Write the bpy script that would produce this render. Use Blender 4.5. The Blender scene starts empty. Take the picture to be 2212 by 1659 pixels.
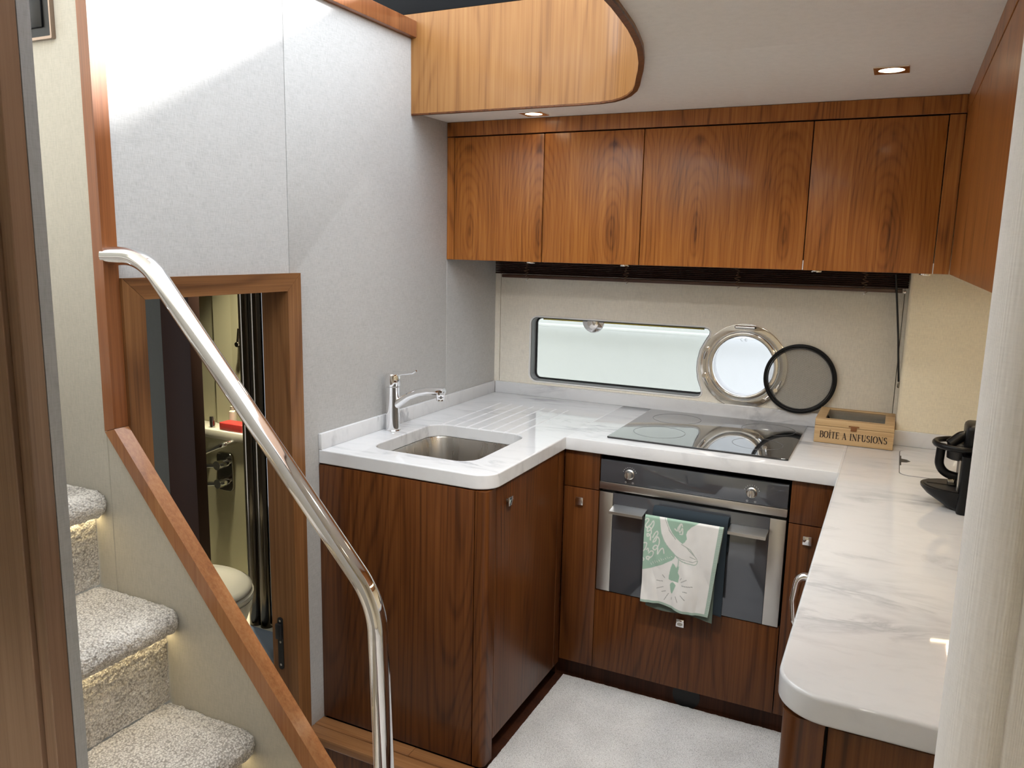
import bpy, bmesh, math, random
import numpy as np
from mathutils import Vector, Matrix, noise
random.seed(7)
S = bpy.context.scene
C = S.collection
R_ = math.radians

# ------------------------------------------------------------------ camera
cam_d = bpy.data.cameras.new('camera'); cam = bpy.data.objects.new('camera', cam_d); C.objects.link(cam)
cam_d.sensor_width = 36.0; cam_d.lens = 36.0*1714.57/2212.0; cam_d.clip_start = .02
Rm = ((.89858103, .43831497, .02078761), (.09329811, -.14454961, -.98508927), (-.42877454, .88712197, -.17078349))
cam.matrix_world = Matrix(((Rm[0][0], -Rm[1][0], -Rm[2][0], .83903612),
                           (Rm[0][1], -Rm[1][1], -Rm[2][1], -2.43113618),
                           (Rm[0][2], -Rm[1][2], -Rm[2][2], 1.52424666), (0, 0, 0, 1)))
S.camera = cam
# ------------------------------------------------------------------ world, sun, exposure
W = bpy.data.worlds.new('overcast_sky'); S.world = W; W.use_nodes = True
bg = W.node_tree.nodes['Background']; bg.inputs[0].default_value = (.88, .94, 1.0, 1); bg.inputs[1].default_value = 3.9
sd = bpy.data.lights.new('sun', 'SUN'); sd.energy = 14; sd.angle = R_(5.5); sd.color = (1, .98, .95)
sun = bpy.data.objects.new('sun', sd); C.objects.link(sun)
sun.rotation_euler = Vector((-.62, -.66, -.345)).to_track_quat('-Z', 'Y').to_euler()
S.view_settings.view_transform = 'Standard'; S.view_settings.look = 'None'
S.view_settings.gamma = 1; S.view_settings.use_curve_mapping = False
S.view_settings.exposure = 0.38
S.cycles.max_bounces = 10; S.cycles.diffuse_bounces = 6; S.cycles.glossy_bounces = 5
S.cycles.transparent_max_bounces = 12; S.cycles.sample_clamp_indirect = 6.0

# ------------------------------------------------------------------ material helpers
MATS = {}
def _new(name):
    m = bpy.data.materials.new(name); m.use_nodes = True; nt = m.node_tree; nt.nodes.clear()
    out = nt.nodes.new('ShaderNodeOutputMaterial'); MATS[name] = m
    return m, nt, out
def N(nt, t, **kw):
    n = nt.nodes.new('ShaderNode'+t)
    for k, v in kw.items():
        if hasattr(n, k): setattr(n, k, v)
        else: n.inputs[k].default_value = v
    return n
def L(nt, a, b): nt.links.new(a, b)
def prin(nt, out, col=(.5, .5, .5), rough=.5, metal=0, coat=0, **kw):
    p = nt.nodes.new('ShaderNodeBsdfPrincipled')
    p.inputs['Base Color'].default_value = (*col, 1); p.inputs['Roughness'].default_value = rough
    p.inputs['Metallic'].default_value = metal; p.inputs['Coat Weight'].default_value = coat
    p.inputs['Coat Roughness'].default_value = .06
    for k, v in kw.items(): p.inputs[k].default_value = v
    L(nt, p.outputs[0], out.inputs[0]); return p
def coords(nt, scale, loc=(0, 0, 0), rot=(0, 0, 0)):
    g = nt.nodes.new('ShaderNodeNewGeometry'); mp = nt.nodes.new('ShaderNodeMapping')
    mp.inputs['Scale'].default_value = scale; mp.inputs['Location'].default_value = loc; mp.inputs['Rotation'].default_value = rot
    L(nt, g.outputs['Position'], mp.inputs['Vector']); return mp.outputs[0]
def noise_n(nt, vec, scale, detail=2, rough=.5, dist=0):
    n = nt.nodes.new('ShaderNodeTexNoise'); n.inputs['Scale'].default_value = scale; n.inputs['Detail'].default_value = detail
    n.inputs['Roughness'].default_value = rough; n.inputs['Distortion'].default_value = dist
    L(nt, vec, n.inputs['Vector']); return n.outputs['Fac']
def math_n(nt, op, a, b=None, c=None):
    n = nt.nodes.new('ShaderNodeMath'); n.operation = op
    for i, v in enumerate((a, b, c)):
        if v is None: continue
        if isinstance(v, (int, float)): n.inputs[i].default_value = v
        else: L(nt, v, n.inputs[i])
    return n.outputs[0]
def ramp(nt, fac, stops):
    r = nt.nodes.new('ShaderNodeValToRGB'); e = r.color_ramp.elements
    while len(e) < len(stops): e.new(.5)
    for i, (p, c) in enumerate(stops): e[i].position = p; e[i].color = (*c, 1)
    L(nt, fac, r.inputs[0]); return r.outputs[0]
def bump(nt, p, h, strength=.3, dist=.001):
    b = nt.nodes.new('ShaderNodeBump'); b.inputs['Strength'].default_value = strength; b.inputs['Distance'].default_value = dist
    L(nt, h, b.inputs['Height']); L(nt, b.outputs[0], p.inputs['Normal'])

def plain(name, col, rough=.5, metal=0, coat=0, **kw):
    m, nt, out = _new(name); prin(nt, out, col, rough, metal, coat, **kw); return m
def emit(name, col, s):
    m, nt, out = _new(name); e = N(nt, 'Emission', Strength=s); e.inputs[0].default_value = (*col, 1); L(nt, e.outputs[0], out.inputs[0]); return m
def wood(name, dark, mid, light, axis='z', seed=(0, 0, 0), rough=.36, coat=.10, K=60, sc=2.6, fine=1.0, flame=None):
    m, nt, out = _new(name); p = prin(nt, out, mid, rough, 0, coat, **{'Specular IOR Level': .32})
    p.inputs['Coat Roughness'].default_value = .12
    st = {'x': (.13, 1, 1), 'y': (1, .13, 1), 'z': (1, 1, .13)}[axis]
    v = coords(nt, st, seed)
    n1 = noise_n(nt, v, sc, 2.5, .42, .35)
    rings = math_n(nt, 'MULTIPLY_ADD', math_n(nt, 'SINE', math_n(nt, 'MULTIPLY', n1, K*math.pi)), .5, .5)
    rings = math_n(nt, 'POWER', rings, 4.0)
    st2 = {'x': (.012, 1, 1), 'y': (1, .012, 1), 'z': (1, 1, .012)}[axis]
    v2 = coords(nt, st2, seed)
    n2 = noise_n(nt, v2, 330, 3, .6)
    v3 = coords(nt, {'x': (.22, 1, 1), 'y': (1, .22, 1), 'z': (1, 1, .22)}[axis], seed)
    n3 = noise_n(nt, v3, 7.0, 2, .5, 1.2)
    n4 = noise_n(nt, v2, 130, 2, .5)
    eye = None
    if flame:                                          # repeated veneer leaves with oval heart figure and a knot
        x0, per, z0, z1 = flame
        g = nt.nodes.new('ShaderNodeNewGeometry'); sx = nt.nodes.new('ShaderNodeSeparateXYZ'); L(nt, g.outputs['Position'], sx.inputs[0])
        wob = math_n(nt, 'MULTIPLY_ADD', noise_n(nt, coords(nt, (1, 1, .35), seed), 9, 3, .5), .05, -.025)
        xw = math_n(nt, 'ADD', math_n(nt, 'ADD', sx.outputs[0], sx.outputs[1]), wob)
        xm = math_n(nt, 'SUBTRACT', math_n(nt, 'WRAP', math_n(nt, 'SUBTRACT', xw, x0), per/2, -per/2), 0.0)
        def ell_(zc, a, b_): 
            return math_n(nt, 'SQRT', math_n(nt, 'ADD', math_n(nt, 'POWER', math_n(nt, 'DIVIDE', math_n(nt, 'ABSOLUTE', xm), a), 2.0), math_n(nt, 'POWER', math_n(nt, 'ABSOLUTE', math_n(nt, 'DIVIDE', math_n(nt, 'SUBTRACT', sx.outputs[2], zc), b_)), 2.0)))
        e1 = math_n(nt, 'ADD', ell_(z0, .030, .115), math_n(nt, 'MULTIPLY', n1, 1.6))
        e2 = math_n(nt, 'ADD', ell_(z1, .020, .026), math_n(nt, 'MULTIPLY', n1, .8))
        r1 = math_n(nt, 'POWER', math_n(nt, 'MULTIPLY_ADD', math_n(nt, 'SINE', math_n(nt, 'MULTIPLY', e1, 15.0)), .5, .5), 3.0)
        rings = math_n(nt, 'MULTIPLY_ADD', rings, .35, math_n(nt, 'MULTIPLY', r1, .55))
        eye = math_n(nt, 'ADD', math_n(nt, 'MAXIMUM', math_n(nt, 'SUBTRACT', 1.65, e1), 0.0), math_n(nt, 'MULTIPLY', math_n(nt, 'MAXIMUM', math_n(nt, 'SUBTRACT', 1.5, e2), 0.0), .8))
    f = math_n(nt, 'MULTIPLY', rings, -.13)
    if eye is not None: f = math_n(nt, 'MULTIPLY_ADD', eye, -.20, f)
    f = math_n(nt, 'MULTIPLY_ADD', n2, .34*fine, f)
    f = math_n(nt, 'MULTIPLY_ADD', n3, .36, f)
    f = math_n(nt, 'MULTIPLY_ADD', n4, .44, f)
    f = math_n(nt, 'ADD', f, -.05)
    L(nt, ramp(nt, f, ((.22, dark), (.47, mid), (.74, light))), p.inputs['Base Color'])
    bump(nt, p, n2, .08, .0006)
    return m
def fabric(name, col, var=.10, rough=.75, seed=0, dens=1.0):
    m, nt, out = _new(name); p = prin(nt, out, col, rough, 0, 0, **{'Sheen Weight': .15, 'Specular IOR Level': .3})
    a = noise_n(nt, coords(nt, (620*dens, 620*dens, 55), (seed, 0, 0)), 1, 2, .6)
    b = noise_n(nt, coords(nt, (55, 55, 620*dens), (seed, 0, 0)), 1, 2, .6)
    c = noise_n(nt, coords(nt, (30, 30, 30), (seed, 0, 0)), 1, 2, .5)
    f = math_n(nt, 'MULTIPLY_ADD', a, .55, math_n(nt, 'MULTIPLY', b, .35))
    f = math_n(nt, 'MULTIPLY_ADD', c, .10, math_n(nt, 'ADD', f, .075))
    lo = tuple(x*(1-var*1.6) for x in col); hi = tuple(min(1, x*(1+var*.9)) for x in col)
    L(nt, ramp(nt, f, ((.38, lo), (.60, col), (.78, hi))), p.inputs['Base Color'])
    bump(nt, p, f, .25, .0006)
    return m
def carpet_mat(name, lo, hi, s=330):
    m, nt, out = _new(name); p = prin(nt, out, hi, .92, 0, 0, **{'Sheen Weight': .35, 'Specular IOR Level': .15})
    a = noise_n(nt, coords(nt, (1, 1, 1)), s, 3, .65, .6)
    b = noise_n(nt, coords(nt, (1, 1, 1)), 7, 2, .5)
    vo = nt.nodes.new('ShaderNodeTexVoronoi'); vo.inputs['Scale'].default_value = s*.75; vo.inputs['Randomness'].default_value = 1
    L(nt, coords(nt, (1, 1, 1)), vo.inputs['Vector'])
    a = math_n(nt, 'MULTIPLY_ADD', math_n(nt, 'SUBTRACT', .75, vo.outputs['Distance']), .55, math_n(nt, 'MULTIPLY', a, .55))
    f = math_n(nt, 'MULTIPLY_ADD', b, .40, math_n(nt, 'MULTIPLY', a, .80))
    L(nt, ramp(nt, f, ((.36, lo), (.66, hi))), p.inputs['Base Color'])
    bump(nt, p, a, 1.0, .004)
    return m
def marble(name):
    m, nt, out = _new(name); p = prin(nt, out, (.8, .8, .8), .035, 0, 0)
    v = coords(nt, (1.0, 2.6, 1.5), (3.1, 1.7, 0), (0, 0, .25))
    w = nt.nodes.new('ShaderNodeTexNoise'); w.inputs['Scale'].default_value = 2.2; w.inputs['Detail'].default_value = 4; L(nt, v, w.inputs['Vector'])
    mx = nt.nodes.new('ShaderNodeMix'); mx.data_type = 'VECTOR'; mx.inputs['Factor'].default_value = .22
    L(nt, v, mx.inputs[4]); L(nt, w.outputs['Color'], mx.inputs[5])
    n1 = noise_n(nt, mx.outputs[1], 3.4, 6, .62, .9)
    vein = math_n(nt, 'ABSOLUTE', math_n(nt, 'SUBTRACT', n1, .5))
    n2 = noise_n(nt, v, 2.1, 3, .55, .6)
    n3 = noise_n(nt, v, 9, 5, .6, .5)
    mask = math_n(nt, 'MULTIPLY', math_n(nt, 'SUBTRACT', 1.0, math_n(nt, 'MINIMUM', math_n(nt, 'MULTIPLY', vein, 17), 1.0)), math_n(nt, 'MAXIMUM', math_n(nt, 'MULTIPLY_ADD', n2, 4.2, -2.15), 0.0))
    f = math_n(nt, 'MULTIPLY_ADD', mask, 1.0, math_n(nt, 'MULTIPLY', math_n(nt, 'MAXIMUM', math_n(nt, 'MULTIPLY_ADD', n3, 1.6, -.78), 0.0), .42))
    L(nt, ramp(nt, f, ((0, (.66, .67, .69)), (.35, (.54, .55, .575)), (1, (.30, .315, .345)))), p.inputs['Base Color'])
    return m
def brushed(name, col=(.62, .61, .59), rough=.3, st=(4, 4, 400)):
    m, nt, out = _new(name); p = prin(nt, out, col, rough, 1.0)
    a = noise_n(nt, coords(nt, st), 1, 2, .5)
    L(nt, math_n(nt, 'MULTIPLY_ADD', a, .22, rough-.1), p.inputs['Roughness'])
    bump(nt, p, a, .04, .0005)
    return m
def pane_mat(name, tint, refl=1.5):
    m, nt, out = _new(name)
    t = nt.nodes.new('ShaderNodeBsdfTransparent'); t.inputs[0].default_value = (*tint, 1)
    g = nt.nodes.new('ShaderNodeBsdfGlossy'); g.inputs['Roughness'].default_value = .01
    fr = N(nt, 'Fresnel', IOR=refl); mx = nt.nodes.new('ShaderNodeMixShader')
    L(nt, fr.outputs[0], mx.inputs[0]); L(nt, t.outputs[0], mx.inputs[1]); L(nt, g.outputs[0], mx.inputs[2]); L(nt, mx.outputs[0], out.inputs[0])
    return m

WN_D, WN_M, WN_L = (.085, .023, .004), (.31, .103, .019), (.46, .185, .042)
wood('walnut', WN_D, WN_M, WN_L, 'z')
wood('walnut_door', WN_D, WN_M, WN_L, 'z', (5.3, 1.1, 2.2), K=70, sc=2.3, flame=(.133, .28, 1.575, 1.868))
wood('walnut_base', (.028, .007, .0016), (.100, .031, .0068), (.17, .060, .015), 'z', (9.3, 4.1, .2), K=84, sc=2.3)  # darker copy of walnut: base units' weaker light put into the colour
wood('fascia_wood_daylit', (.15, .060, .016), (.275, .125, .037), (.345, .175, .058), 'z', (2.3, 8.1, 1.2), K=64, sc=2.2, rough=.38, coat=.2)  # the cabinets' wood, paler and yellower; daylight is put into the colour
wood('frame_wood_z', (.085, .034, .013), (.19, .083, .030), (.29, .14, .055), 'z', (1.3, 3.1, 7.2), K=14, sc=5)
wood('frame_wood_y', (.085, .034, .013), (.19, .083, .030), (.29, .14, .055), 'y', (4.3, 3.1, 7.2), K=14, sc=5)
wood('post_wood', (.13, .042, .014), (.25, .088, .030), (.34, .135, .052), 'z', (6.3, 2.1, 3.2), K=8, sc=5, coat=.5)
wood('plank_wood', (.14, .058, .022), (.27, .12, .045), (.38, .19, .08), 'x', (6.3, 9.1, 3.2), K=14, sc=5)
wood('dark_wood', (.020, .007, .004), (.052, .016, .007), (.085, .028, .012), 'z', (1.3, 9.1, 3.2), K=14, sc=4, coat=0, rough=.6)
wood('near_wood', (.17, .10, .065), (.30, .19, .13), (.38, .255, .18), 'z', (1.7, 9.1, 3.2), K=6, sc=4, rough=.3, coat=.6)
wood('box_pine', (.30, .175, .08), (.50, .34, .175), (.60, .43, .245), 'x', (2.7, 9.1, 3.2), K=7, sc=7, rough=.6, coat=0)
fabric('wall_fabric', (.475, .475, .47), .15)
fabric('stair_fabric', (.46, .435, .375), seed=4)
fabric('right_fabric', (.80, .735, .58), seed=8)
fabric('back_fabric', (.78, .74, .655), seed=11)
fabric('ceiling_fabric', (.86, .83, .785), .05, seed=15)
fabric('pillar_fabric', (.82, .79, .745), .05, seed=21, dens=.9)
_nt = MATS['pillar_fabric'].node_tree; _p = [n for n in _nt.nodes if n.type == 'BSDF_PRINCIPLED'][0]
_w = _nt.nodes.new('ShaderNodeTexWave'); _w.inputs['Scale'].default_value = 330; _w.inputs['Distortion'].default_value = .4; L(_nt, coords(_nt, (1, 1.3, .002)), _w.inputs['Vector']); _w.bands_direction = 'DIAGONAL'
bump(_nt, _p, _w.outputs['Fac'], .22, .0008)
fabric('grey_fabric', (.46, .485, .52), .10, seed=25)
fabric('bath_fabric', (.062, .060, .053), .08, seed=29)
carpet_mat('stair_carpet', (.33, .30, .265), (.93, .89, .83), 300)
carpet_mat('galley_carpet', (.54, .53, .525), (.85, .84, .835), 420)
marble('marble')
plain('chrome', (.86, .86, .87), .05, 1.0)
plain('chrome_warm', (.92, .88, .83), .10, 1.0)
brushed('steel', (.60, .585, .56), .32, (3, 400, 400))
brushed('sink_steel', (.50, .48, .45), .28, (60, 60, 3))
plain('black_glass', (.006, .006, .008), .03, 0, 1.0)
plain('oven_glass', (.135, .147, .168), .045, .6, 0, **{'Specular IOR Level': .9})
plain('black', (.008, .008, .009), .45)
plain('black_plastic', (.004, .004, .0045), .35, 0, 0, **{'Specular IOR Level': .25})
plain('gap_dark', (.012, .007, .005), .8)
plain('ring_print', (.16, .16, .17), .2)
plain('white_print', (.55, .55, .55), .4)
plain('letter_ink', (.018, .009, .007), .7)
plain('rust_brass', (.22, .09, .03), .7, .3)
plain('blind_wood', (.026, .011, .008), .6, **{'Specular IOR Level': .15})
plain('blind_rail', (.075, .032, .02), .4, 0, .2)
plain('cord', (.20, .13, .09), .8)
plain('white_gloss', (.8, .8, .8), .3)
plain('grey_frame', (.20, .21, .22), .4)
plain('dark_band', (.010, .0105, .0115), .9, **{'Specular IOR Level': .1})
plain('yellow_liner', (.75, .62, .10), .5)
plain('hull_white', (.80, .815, .81), .45)
plain('hull_line', (.88, .90, .90), .4)
plain('water', (.05, .09, .10), .12)
plain('shell_white', (.62, .59, .54), .8)
plain('navy_cloth', (.014, .024, .034), .95)
plain('green_cloth', (.10, .13, .11), .9)
plain('bath_wall', (.40, .37, .24), .5)
plain('bath_white', (.62, .58, .47), .35, 0, .3)
plain('bath_floor', (.60, .56, .45), .5)
plain('toilet_white', (.66, .62, .53), .2, 0, .4)
plain('mat_blue', (.20, .24, .30), .95)
plain('red_plastic', (.42, .035, .03), .4)
plain('dim_chrome', (.34, .32, .28), .12, 1.0)
plain('dark_chrome', (.10, .085, .07), .15, 1.0)
plain('bronze', (.30, .235, .20), .2, 1.0)
plain('pit_floor', (.45, .43, .38), .6)
emit('lamp_lens', (1, .83, .58), 9)
emit('led_warm', (1, .80, .45), 7)
emit('led_strip', (1, .84, .52), 12)
pane_mat('window_glass', (.655, .655, .635), 1.2)
pane_mat('port_glass', (.72, .715, .725), 1.2)
pane_mat('lid_glass', (.80, .82, .82), 1.45)
m, nt, out = _new('mesh_screen')
tr = nt.nodes.new('ShaderNodeBsdfTransparent'); df = nt.nodes.new('ShaderNodeBsdfDiffuse'); df.inputs[0].default_value = (.24, .24, .235, 1)
wv = nt.nodes.new('ShaderNodeTexWave'); wv.inputs['Scale'].default_value = 95; wv.bands_direction = 'Z'; L(nt, coords(nt, (1, 1, 1), (0, 0, 0), (0, .35, 0)), wv.inputs['Vector'])
mx = nt.nodes.new('ShaderNodeMixShader'); L(nt, math_n(nt, 'MULTIPLY_ADD', wv.outputs['Fac'], .22, .30), mx.inputs[0])
L(nt, tr.outputs[0], mx.inputs[1]); L(nt, df.outputs[0], mx.inputs[2]); L(nt, mx.outputs[0], out.inputs[0])
m, nt, out = _new('towel_print'); p = prin(nt, out, (.7, .7, .7), .9, 0, 0, **{'Sheen Weight': .2})
at = nt.nodes.new('ShaderNodeAttribute'); at.attribute_name = 'print'; L(nt, at.outputs['Color'], p.inputs['Base Color'])
bump(nt, p, noise_n(nt, coords(nt, (1, 1, 1)), 900, 2, .6), .3, .0006)

# ------------------------------------------------------------------ geometry helpers (all in world metres)
class B:
    def __init__(s): s.bm = bmesh.new()
    def box(s, x0, x1, y0, y1, z0, z1, bev=0, seg=2):
        t = bmesh.new(); r = bmesh.ops.create_cube(t, size=1)
        for v in t.verts: v.co = Vector(((x0+x1)/2+v.co.x*(x1-x0), (y0+y1)/2+v.co.y*(y1-y0), (z0+z1)/2+v.co.z*(z1-z0)))
        if bev: bmesh.ops.bevel(t, geom=t.edges[:], offset=bev, segments=seg, affect='EDGES', profile=.5)
        return s._add(t)
    def _add(s, t):
        me = bpy.data.meshes.new('tmp'); t.to_mesh(me); t.free(); s.bm.from_mesh(me); bpy.data.meshes.remove(me); return s
    def ring_loft(s, rings, cap=True, close=False):
        vs = [[s.bm.verts.new(p) for p in r] for r in rings]; n = len(rings[0])
        rng = range(len(vs)) if close else range(len(vs)-1)
        for i in rng:
            a, b = vs[i], vs[(i+1) % len(vs)]
            for j in range(n): s.bm.faces.new((a[j], a[(j+1) % n], b[(j+1) % n], b[j]))
        if cap and not close:
            s.bm.faces.new(vs[0][::-1]); s.bm.faces.new(vs[-1])
        return s
    def tube(s, path, r, seg=12, close=False, cap=True):
        P = [Vector(p) for p in path]; n = len(P); rings = []
        rr = r if isinstance(r, (list, tuple)) else [r]*n
        up = None
        for i in range(n):
            if close: t = (P[(i+1) % n]-P[i-1]).normalized()
            else: t = (P[min(i+1, n-1)]-P[max(i-1, 0)]).normalized()
            if up is None: up = Vector((0, 0, 1)) if abs(t.z) < .9 else Vector((1, 0, 0))
            up = (up-t*up.dot(t)).normalized(); b = t.cross(up)
            rings.append([P[i]+(up*math.cos(a)+b*math.sin(a))*rr[i] for a in [2*math.pi*k/seg for k in range(seg)]])
        return s.ring_loft(rings, cap, close)
    def cyl(s, p0, p1, r, r1=None, seg=24): return s.tube([p0, p1], [r, r if r1 is None else r1], seg)
    def lathe(s, c, prof, seg=32, axis='z', cap=True):
        rings = []
        for r, h in prof:
            ring = []
            for k in range(seg):
                a = 2*math.pi*k/seg; u, v = r*math.cos(a), r*math.sin(a)
                d = {'z': (u, v, h), 'y': (u, h, v), 'x': (h, u, v)}[axis]
                ring.append(Vector(c)+Vector(d))
            rings.append(ring)
        return s.ring_loft(rings, cap)
    def prism(s, pts, axis, d0, d1):
        f = {'z': lambda u, v, d: (u, v, d), 'y': lambda u, v, d: (u, d, v), 'x': lambda u, v, d: (d, u, v)}[axis]
        return s.ring_loft([[f(u, v, d0) for u, v in pts], [f(u, v, d1) for u, v in pts]])
    def poly(s, pts): s.bm.faces.new([s.bm.verts.new(p) for p in pts]); return s
    def grid(s, fn, nu, nv):
        vs = [[s.bm.verts.new(fn(i/nu, j/nv)) for j in range(nv+1)] for i in range(nu+1)]
        for i in range(nu):
            for j in range(nv): s.bm.faces.new((vs[i][j], vs[i+1][j], vs[i+1][j+1], vs[i][j+1]))
        return s
    def mesh(s, me): s.bm.from_mesh(me); return s
    def xf(s, M):
        for v in s.bm.verts: v.co = M @ v.co
        return s

def plate(outline, holes, axis, d0, d1, bev=0.0, seg=2):
    """filled 2D outline with holes, extruded between d0 and d1 along axis"""
    cu = bpy.data.curves.new('tmp', 'CURVE'); cu.dimensions = '2D'; cu.fill_mode = 'BOTH'
    cu.extrude = max((d1-d0)/2-bev, 1e-5); cu.bevel_depth = bev; cu.bevel_resolution = seg; cu.offset = -bev
    for o in [outline]+list(holes):
        sp = cu.splines.new('POLY'); sp.points.add(len(o)-1); sp.use_cyclic_u = True
        for i, (u, v) in enumerate(o): sp.points[i].co = (u, v, 0, 1)
    ob = bpy.data.objects.new('tmp', cu); C.objects.link(ob)
    dg = bpy.context.evaluated_depsgraph_get(); me = bpy.data.meshes.new_from_object(ob.evaluated_get(dg))
    bpy.data.objects.remove(ob); bpy.data.curves.remove(cu)
    b = B(); b.bm.from_mesh(me); bpy.data.meshes.remove(me)
    mid = (d0+d1)/2
    for v in b.bm.verts:
        x, y, z = v.co
        v.co = {'z': (x, y, mid+z), 'y': (x, mid-z, y), 'x': (mid+z, x, y)}[axis]
    bmesh.ops.remove_doubles(b.bm, verts=b.bm.verts[:], dist=1e-5)
    bmesh.ops.recalc_face_normals(b.bm, faces=b.bm.faces[:])
    return b
def fillet(pts, rad, n=6, closed=True):
    """round 2D/3D polyline corners; rad one number or one per corner"""
    P = [Vector(p) for p in pts]; m = len(P); out = []
    for i in range(m):
        r = rad[i] if isinstance(rad, (list, tuple)) else rad
        if r <= 0 or (not closed and i in (0, m-1)): out.append(P[i]); continue
        a = (P[i-1]-P[i]); c = (P[(i+1) % m]-P[i]); la, lc = a.length, c.length; a.normalize(); c.normalize()
        ang = a.angle(c); d = min(r/math.tan(ang/2), la*(.95 if not closed and i == 1 else .49), lc*(.95 if not closed and i == m-2 else .49)); r2 = d*math.tan(ang/2)
        bis = (a+c).normalized(); ctr = P[i]+bis*(r2/math.sin(ang/2))
        s0 = P[i]+a*d-ctr; s1 = P[i]+c*d-ctr; th = math.pi-ang
        for k in range(n+1):
            t = k/n; out.append(ctr+(s0*math.sin((1-t)*th)+s1*math.sin(t*th))/math.sin(th) if th > 1e-4 else ctr+s0)
    return [tuple(p) for p in out]
def rrect(x0, x1, y0, y1, r, n=6): return fillet([(x0, y0), (x1, y0), (x1, y1), (x0, y1)], r, n)
def circ(cx, cy, r, n=48, a0=0, a1=2*math.pi): return [(cx+r*math.cos(a0+(a1-a0)*k/n), cy+r*math.sin(a0+(a1-a0)*k/n)) for k in range(n)]

def _finish(name, b, mat, origin, smooth):
    bmesh.ops.recalc_face_normals(b.bm, faces=b.bm.faces[:])
    for v in b.bm.verts: v.co -= origin
    me = bpy.data.meshes.new(name); b.bm.to_mesh(me); b.bm.free()
    me.materials.append(MATS[mat])
    if smooth: me.shade_smooth(); me.set_sharp_from_angle(angle=R_(smooth))
    o = bpy.data.objects.new(name, me); C.objects.link(o); return o
def part(name, b, mat, parent, smooth=35, label=None):
    o = _finish(name, b, mat, WL[parent.name], smooth); o.parent = parent; WL[o.name] = WL[parent.name].copy()
    if label: o['label'] = label
    return o
WL = {}
def thing(name, label, cat, loc, group=None, kind=None):
    o = bpy.data.objects.new(name, None); o.empty_display_size = .05; C.objects.link(o); o.location = loc; WL[o.name] = Vector(loc)
    o['label'] = label
    if cat: o['category'] = cat
    if group: o['group'] = group
    if kind: o['kind'] = kind
    return o
def single(name, b, mat, label, cat, group=None, kind=None, smooth=35):
    lo = Vector([min(v.co[i] for v in b.bm.verts) for i in range(3)]); hi = Vector([max(v.co[i] for v in b.bm.verts) for i in range(3)])
    org = Vector(((lo.x+hi.x)/2, (lo.y+hi.y)/2, lo.z)); o = _finish(name, b, mat, org, smooth); o.location = org; WL[o.name] = org
    if label: o['label'] = label
    if cat: o['category'] = cat
    if group: o['group'] = group
    if kind: o['kind'] = kind
    return o
def struct(name, b, mat, label=None, smooth=35): return single(name, b, mat, label, None, None, 'structure', smooth)
def sroot(name, label, loc): return thing(name, label, None, loc, None, 'structure')
def area(name, loc, size, power, col, aim=(0, 0, -1), sy=None, parent=None, spread=180):
    d = bpy.data.lights.new(name, 'AREA'); d.energy = power; d.color = col; d.size = size; d.spread = R_(spread)
    if sy: d.shape = 'RECTANGLE'; d.size_y = sy
    else: d.shape = 'DISK'
    o = bpy.data.objects.new(name, d); C.objects.link(o)
    o.rotation_euler = Vector(aim).to_track_quat('-Z', 'Y').to_euler()
    if parent: o.parent = parent; o.location = Vector(loc)-WL[parent.name]
    else: o.location = loc
    return o

XL, YB, ZC = -.716, .606, 1.968          # left wall, back wall, ceiling height
ZT, ZS = .900, .857                      # worktop top and underside

# ================================================================== SETTING
# opening of the stairwell in the ceiling
curve = [(-.10, -.035), (-.033, -.041), (.017, -.058), (.058, -.092), (.092, -.135), (.13, -.201), (.160, -.275), (.189, -.358), (.219, -.44), (.247, -.525), (.268, -.60),
         (.284, -.66), (.300, -.74), (.313, -.816), (.323, -.896), (.331, -.97), (.345, -1.2), (.352, -1.5), (.355, -2.0)]
ceil_out = [(XL, YB), (1.62, YB), (1.62, -3.3), (-2.2, -3.3), (-2.2, -2.0)] + curve[::-1] + [(XL, -.035)]
ce = sroot('ceiling', 'greige fabric ceiling around the curved stairwell opening', (.6, -.5, ZC))
# two fabric panels meeting in a crease at y=-.53
cA = [(XL, YB), (1.62, YB), (1.62, -.5325)] + [(.249, -.5325)] + [p for p in curve[::-1] if p[1] > -.53] + [(XL, -.035)]
cB = [(1.62, -.5328), (1.62, -3.3), (-2.2, -3.3), (-2.2, -2.0)] + [p for p in curve[::-1] if p[1] < -.53] + [(.249, -.5328)]
part('ceiling_panel', plate(cA, [], 'z', ZC, ZC+.03, .0012, 2), 'ceiling_fabric', ce)
part('ceiling_panel', plate(cB, [], 'z', ZC, ZC+.03), 'ceiling_fabric', ce)
part('ceiling_core', plate([(x if x != .331 else x, y) for x, y in ceil_out], [], 'z', ZC+.031, ZC+.05), 'shell_white', ce)
# wooden lining of the opening
def offset_path(P, d):
    out = []
    for i in range(len(P)):
        a = Vector(P[max(i-1, 0)]); b = Vector(P[min(i+1, len(P)-1)]); t = (b-a).normalized(); out.append((P[i][0]+t.y*d, P[i][1]-t.x*d))
    return out
line_path = [(XL+.0006, -.0352), (-.4, -.0352)] + [(x-.0004, y-.0002) for x, y in curve]
inner = offset_path(line_path, .014)
b = B(); rings = [[(*o_, 1.962), (*i_, 1.962), (*i_, 2.281), (*o_, 2.281)] for o_, i_ in zip(line_path, inner)]
fa = thing('stairwell_fascia', 'walnut veneer panel, coloured paler for daylight, curving round the stairwell opening in the ceiling', 'panel', (-.2, -.035, 1.96))
part('veneer', b.ring_loft(rings), 'fascia_wood_daylit', fa)
part('veneer', B().box(XL-.25, XL, -.049, -.0352, 2.2595, 2.281), 'fascia_wood_daylit', fa)
part('edge_band', B().ring_loft([[(*o_, 1.957), (*i_, 1.957), (*i_, 1.9615), (*o_, 1.9615)] for o_, i_ in zip(line_path, inner)]), 'walnut_base', fa, label='dark brown edge band')
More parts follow.
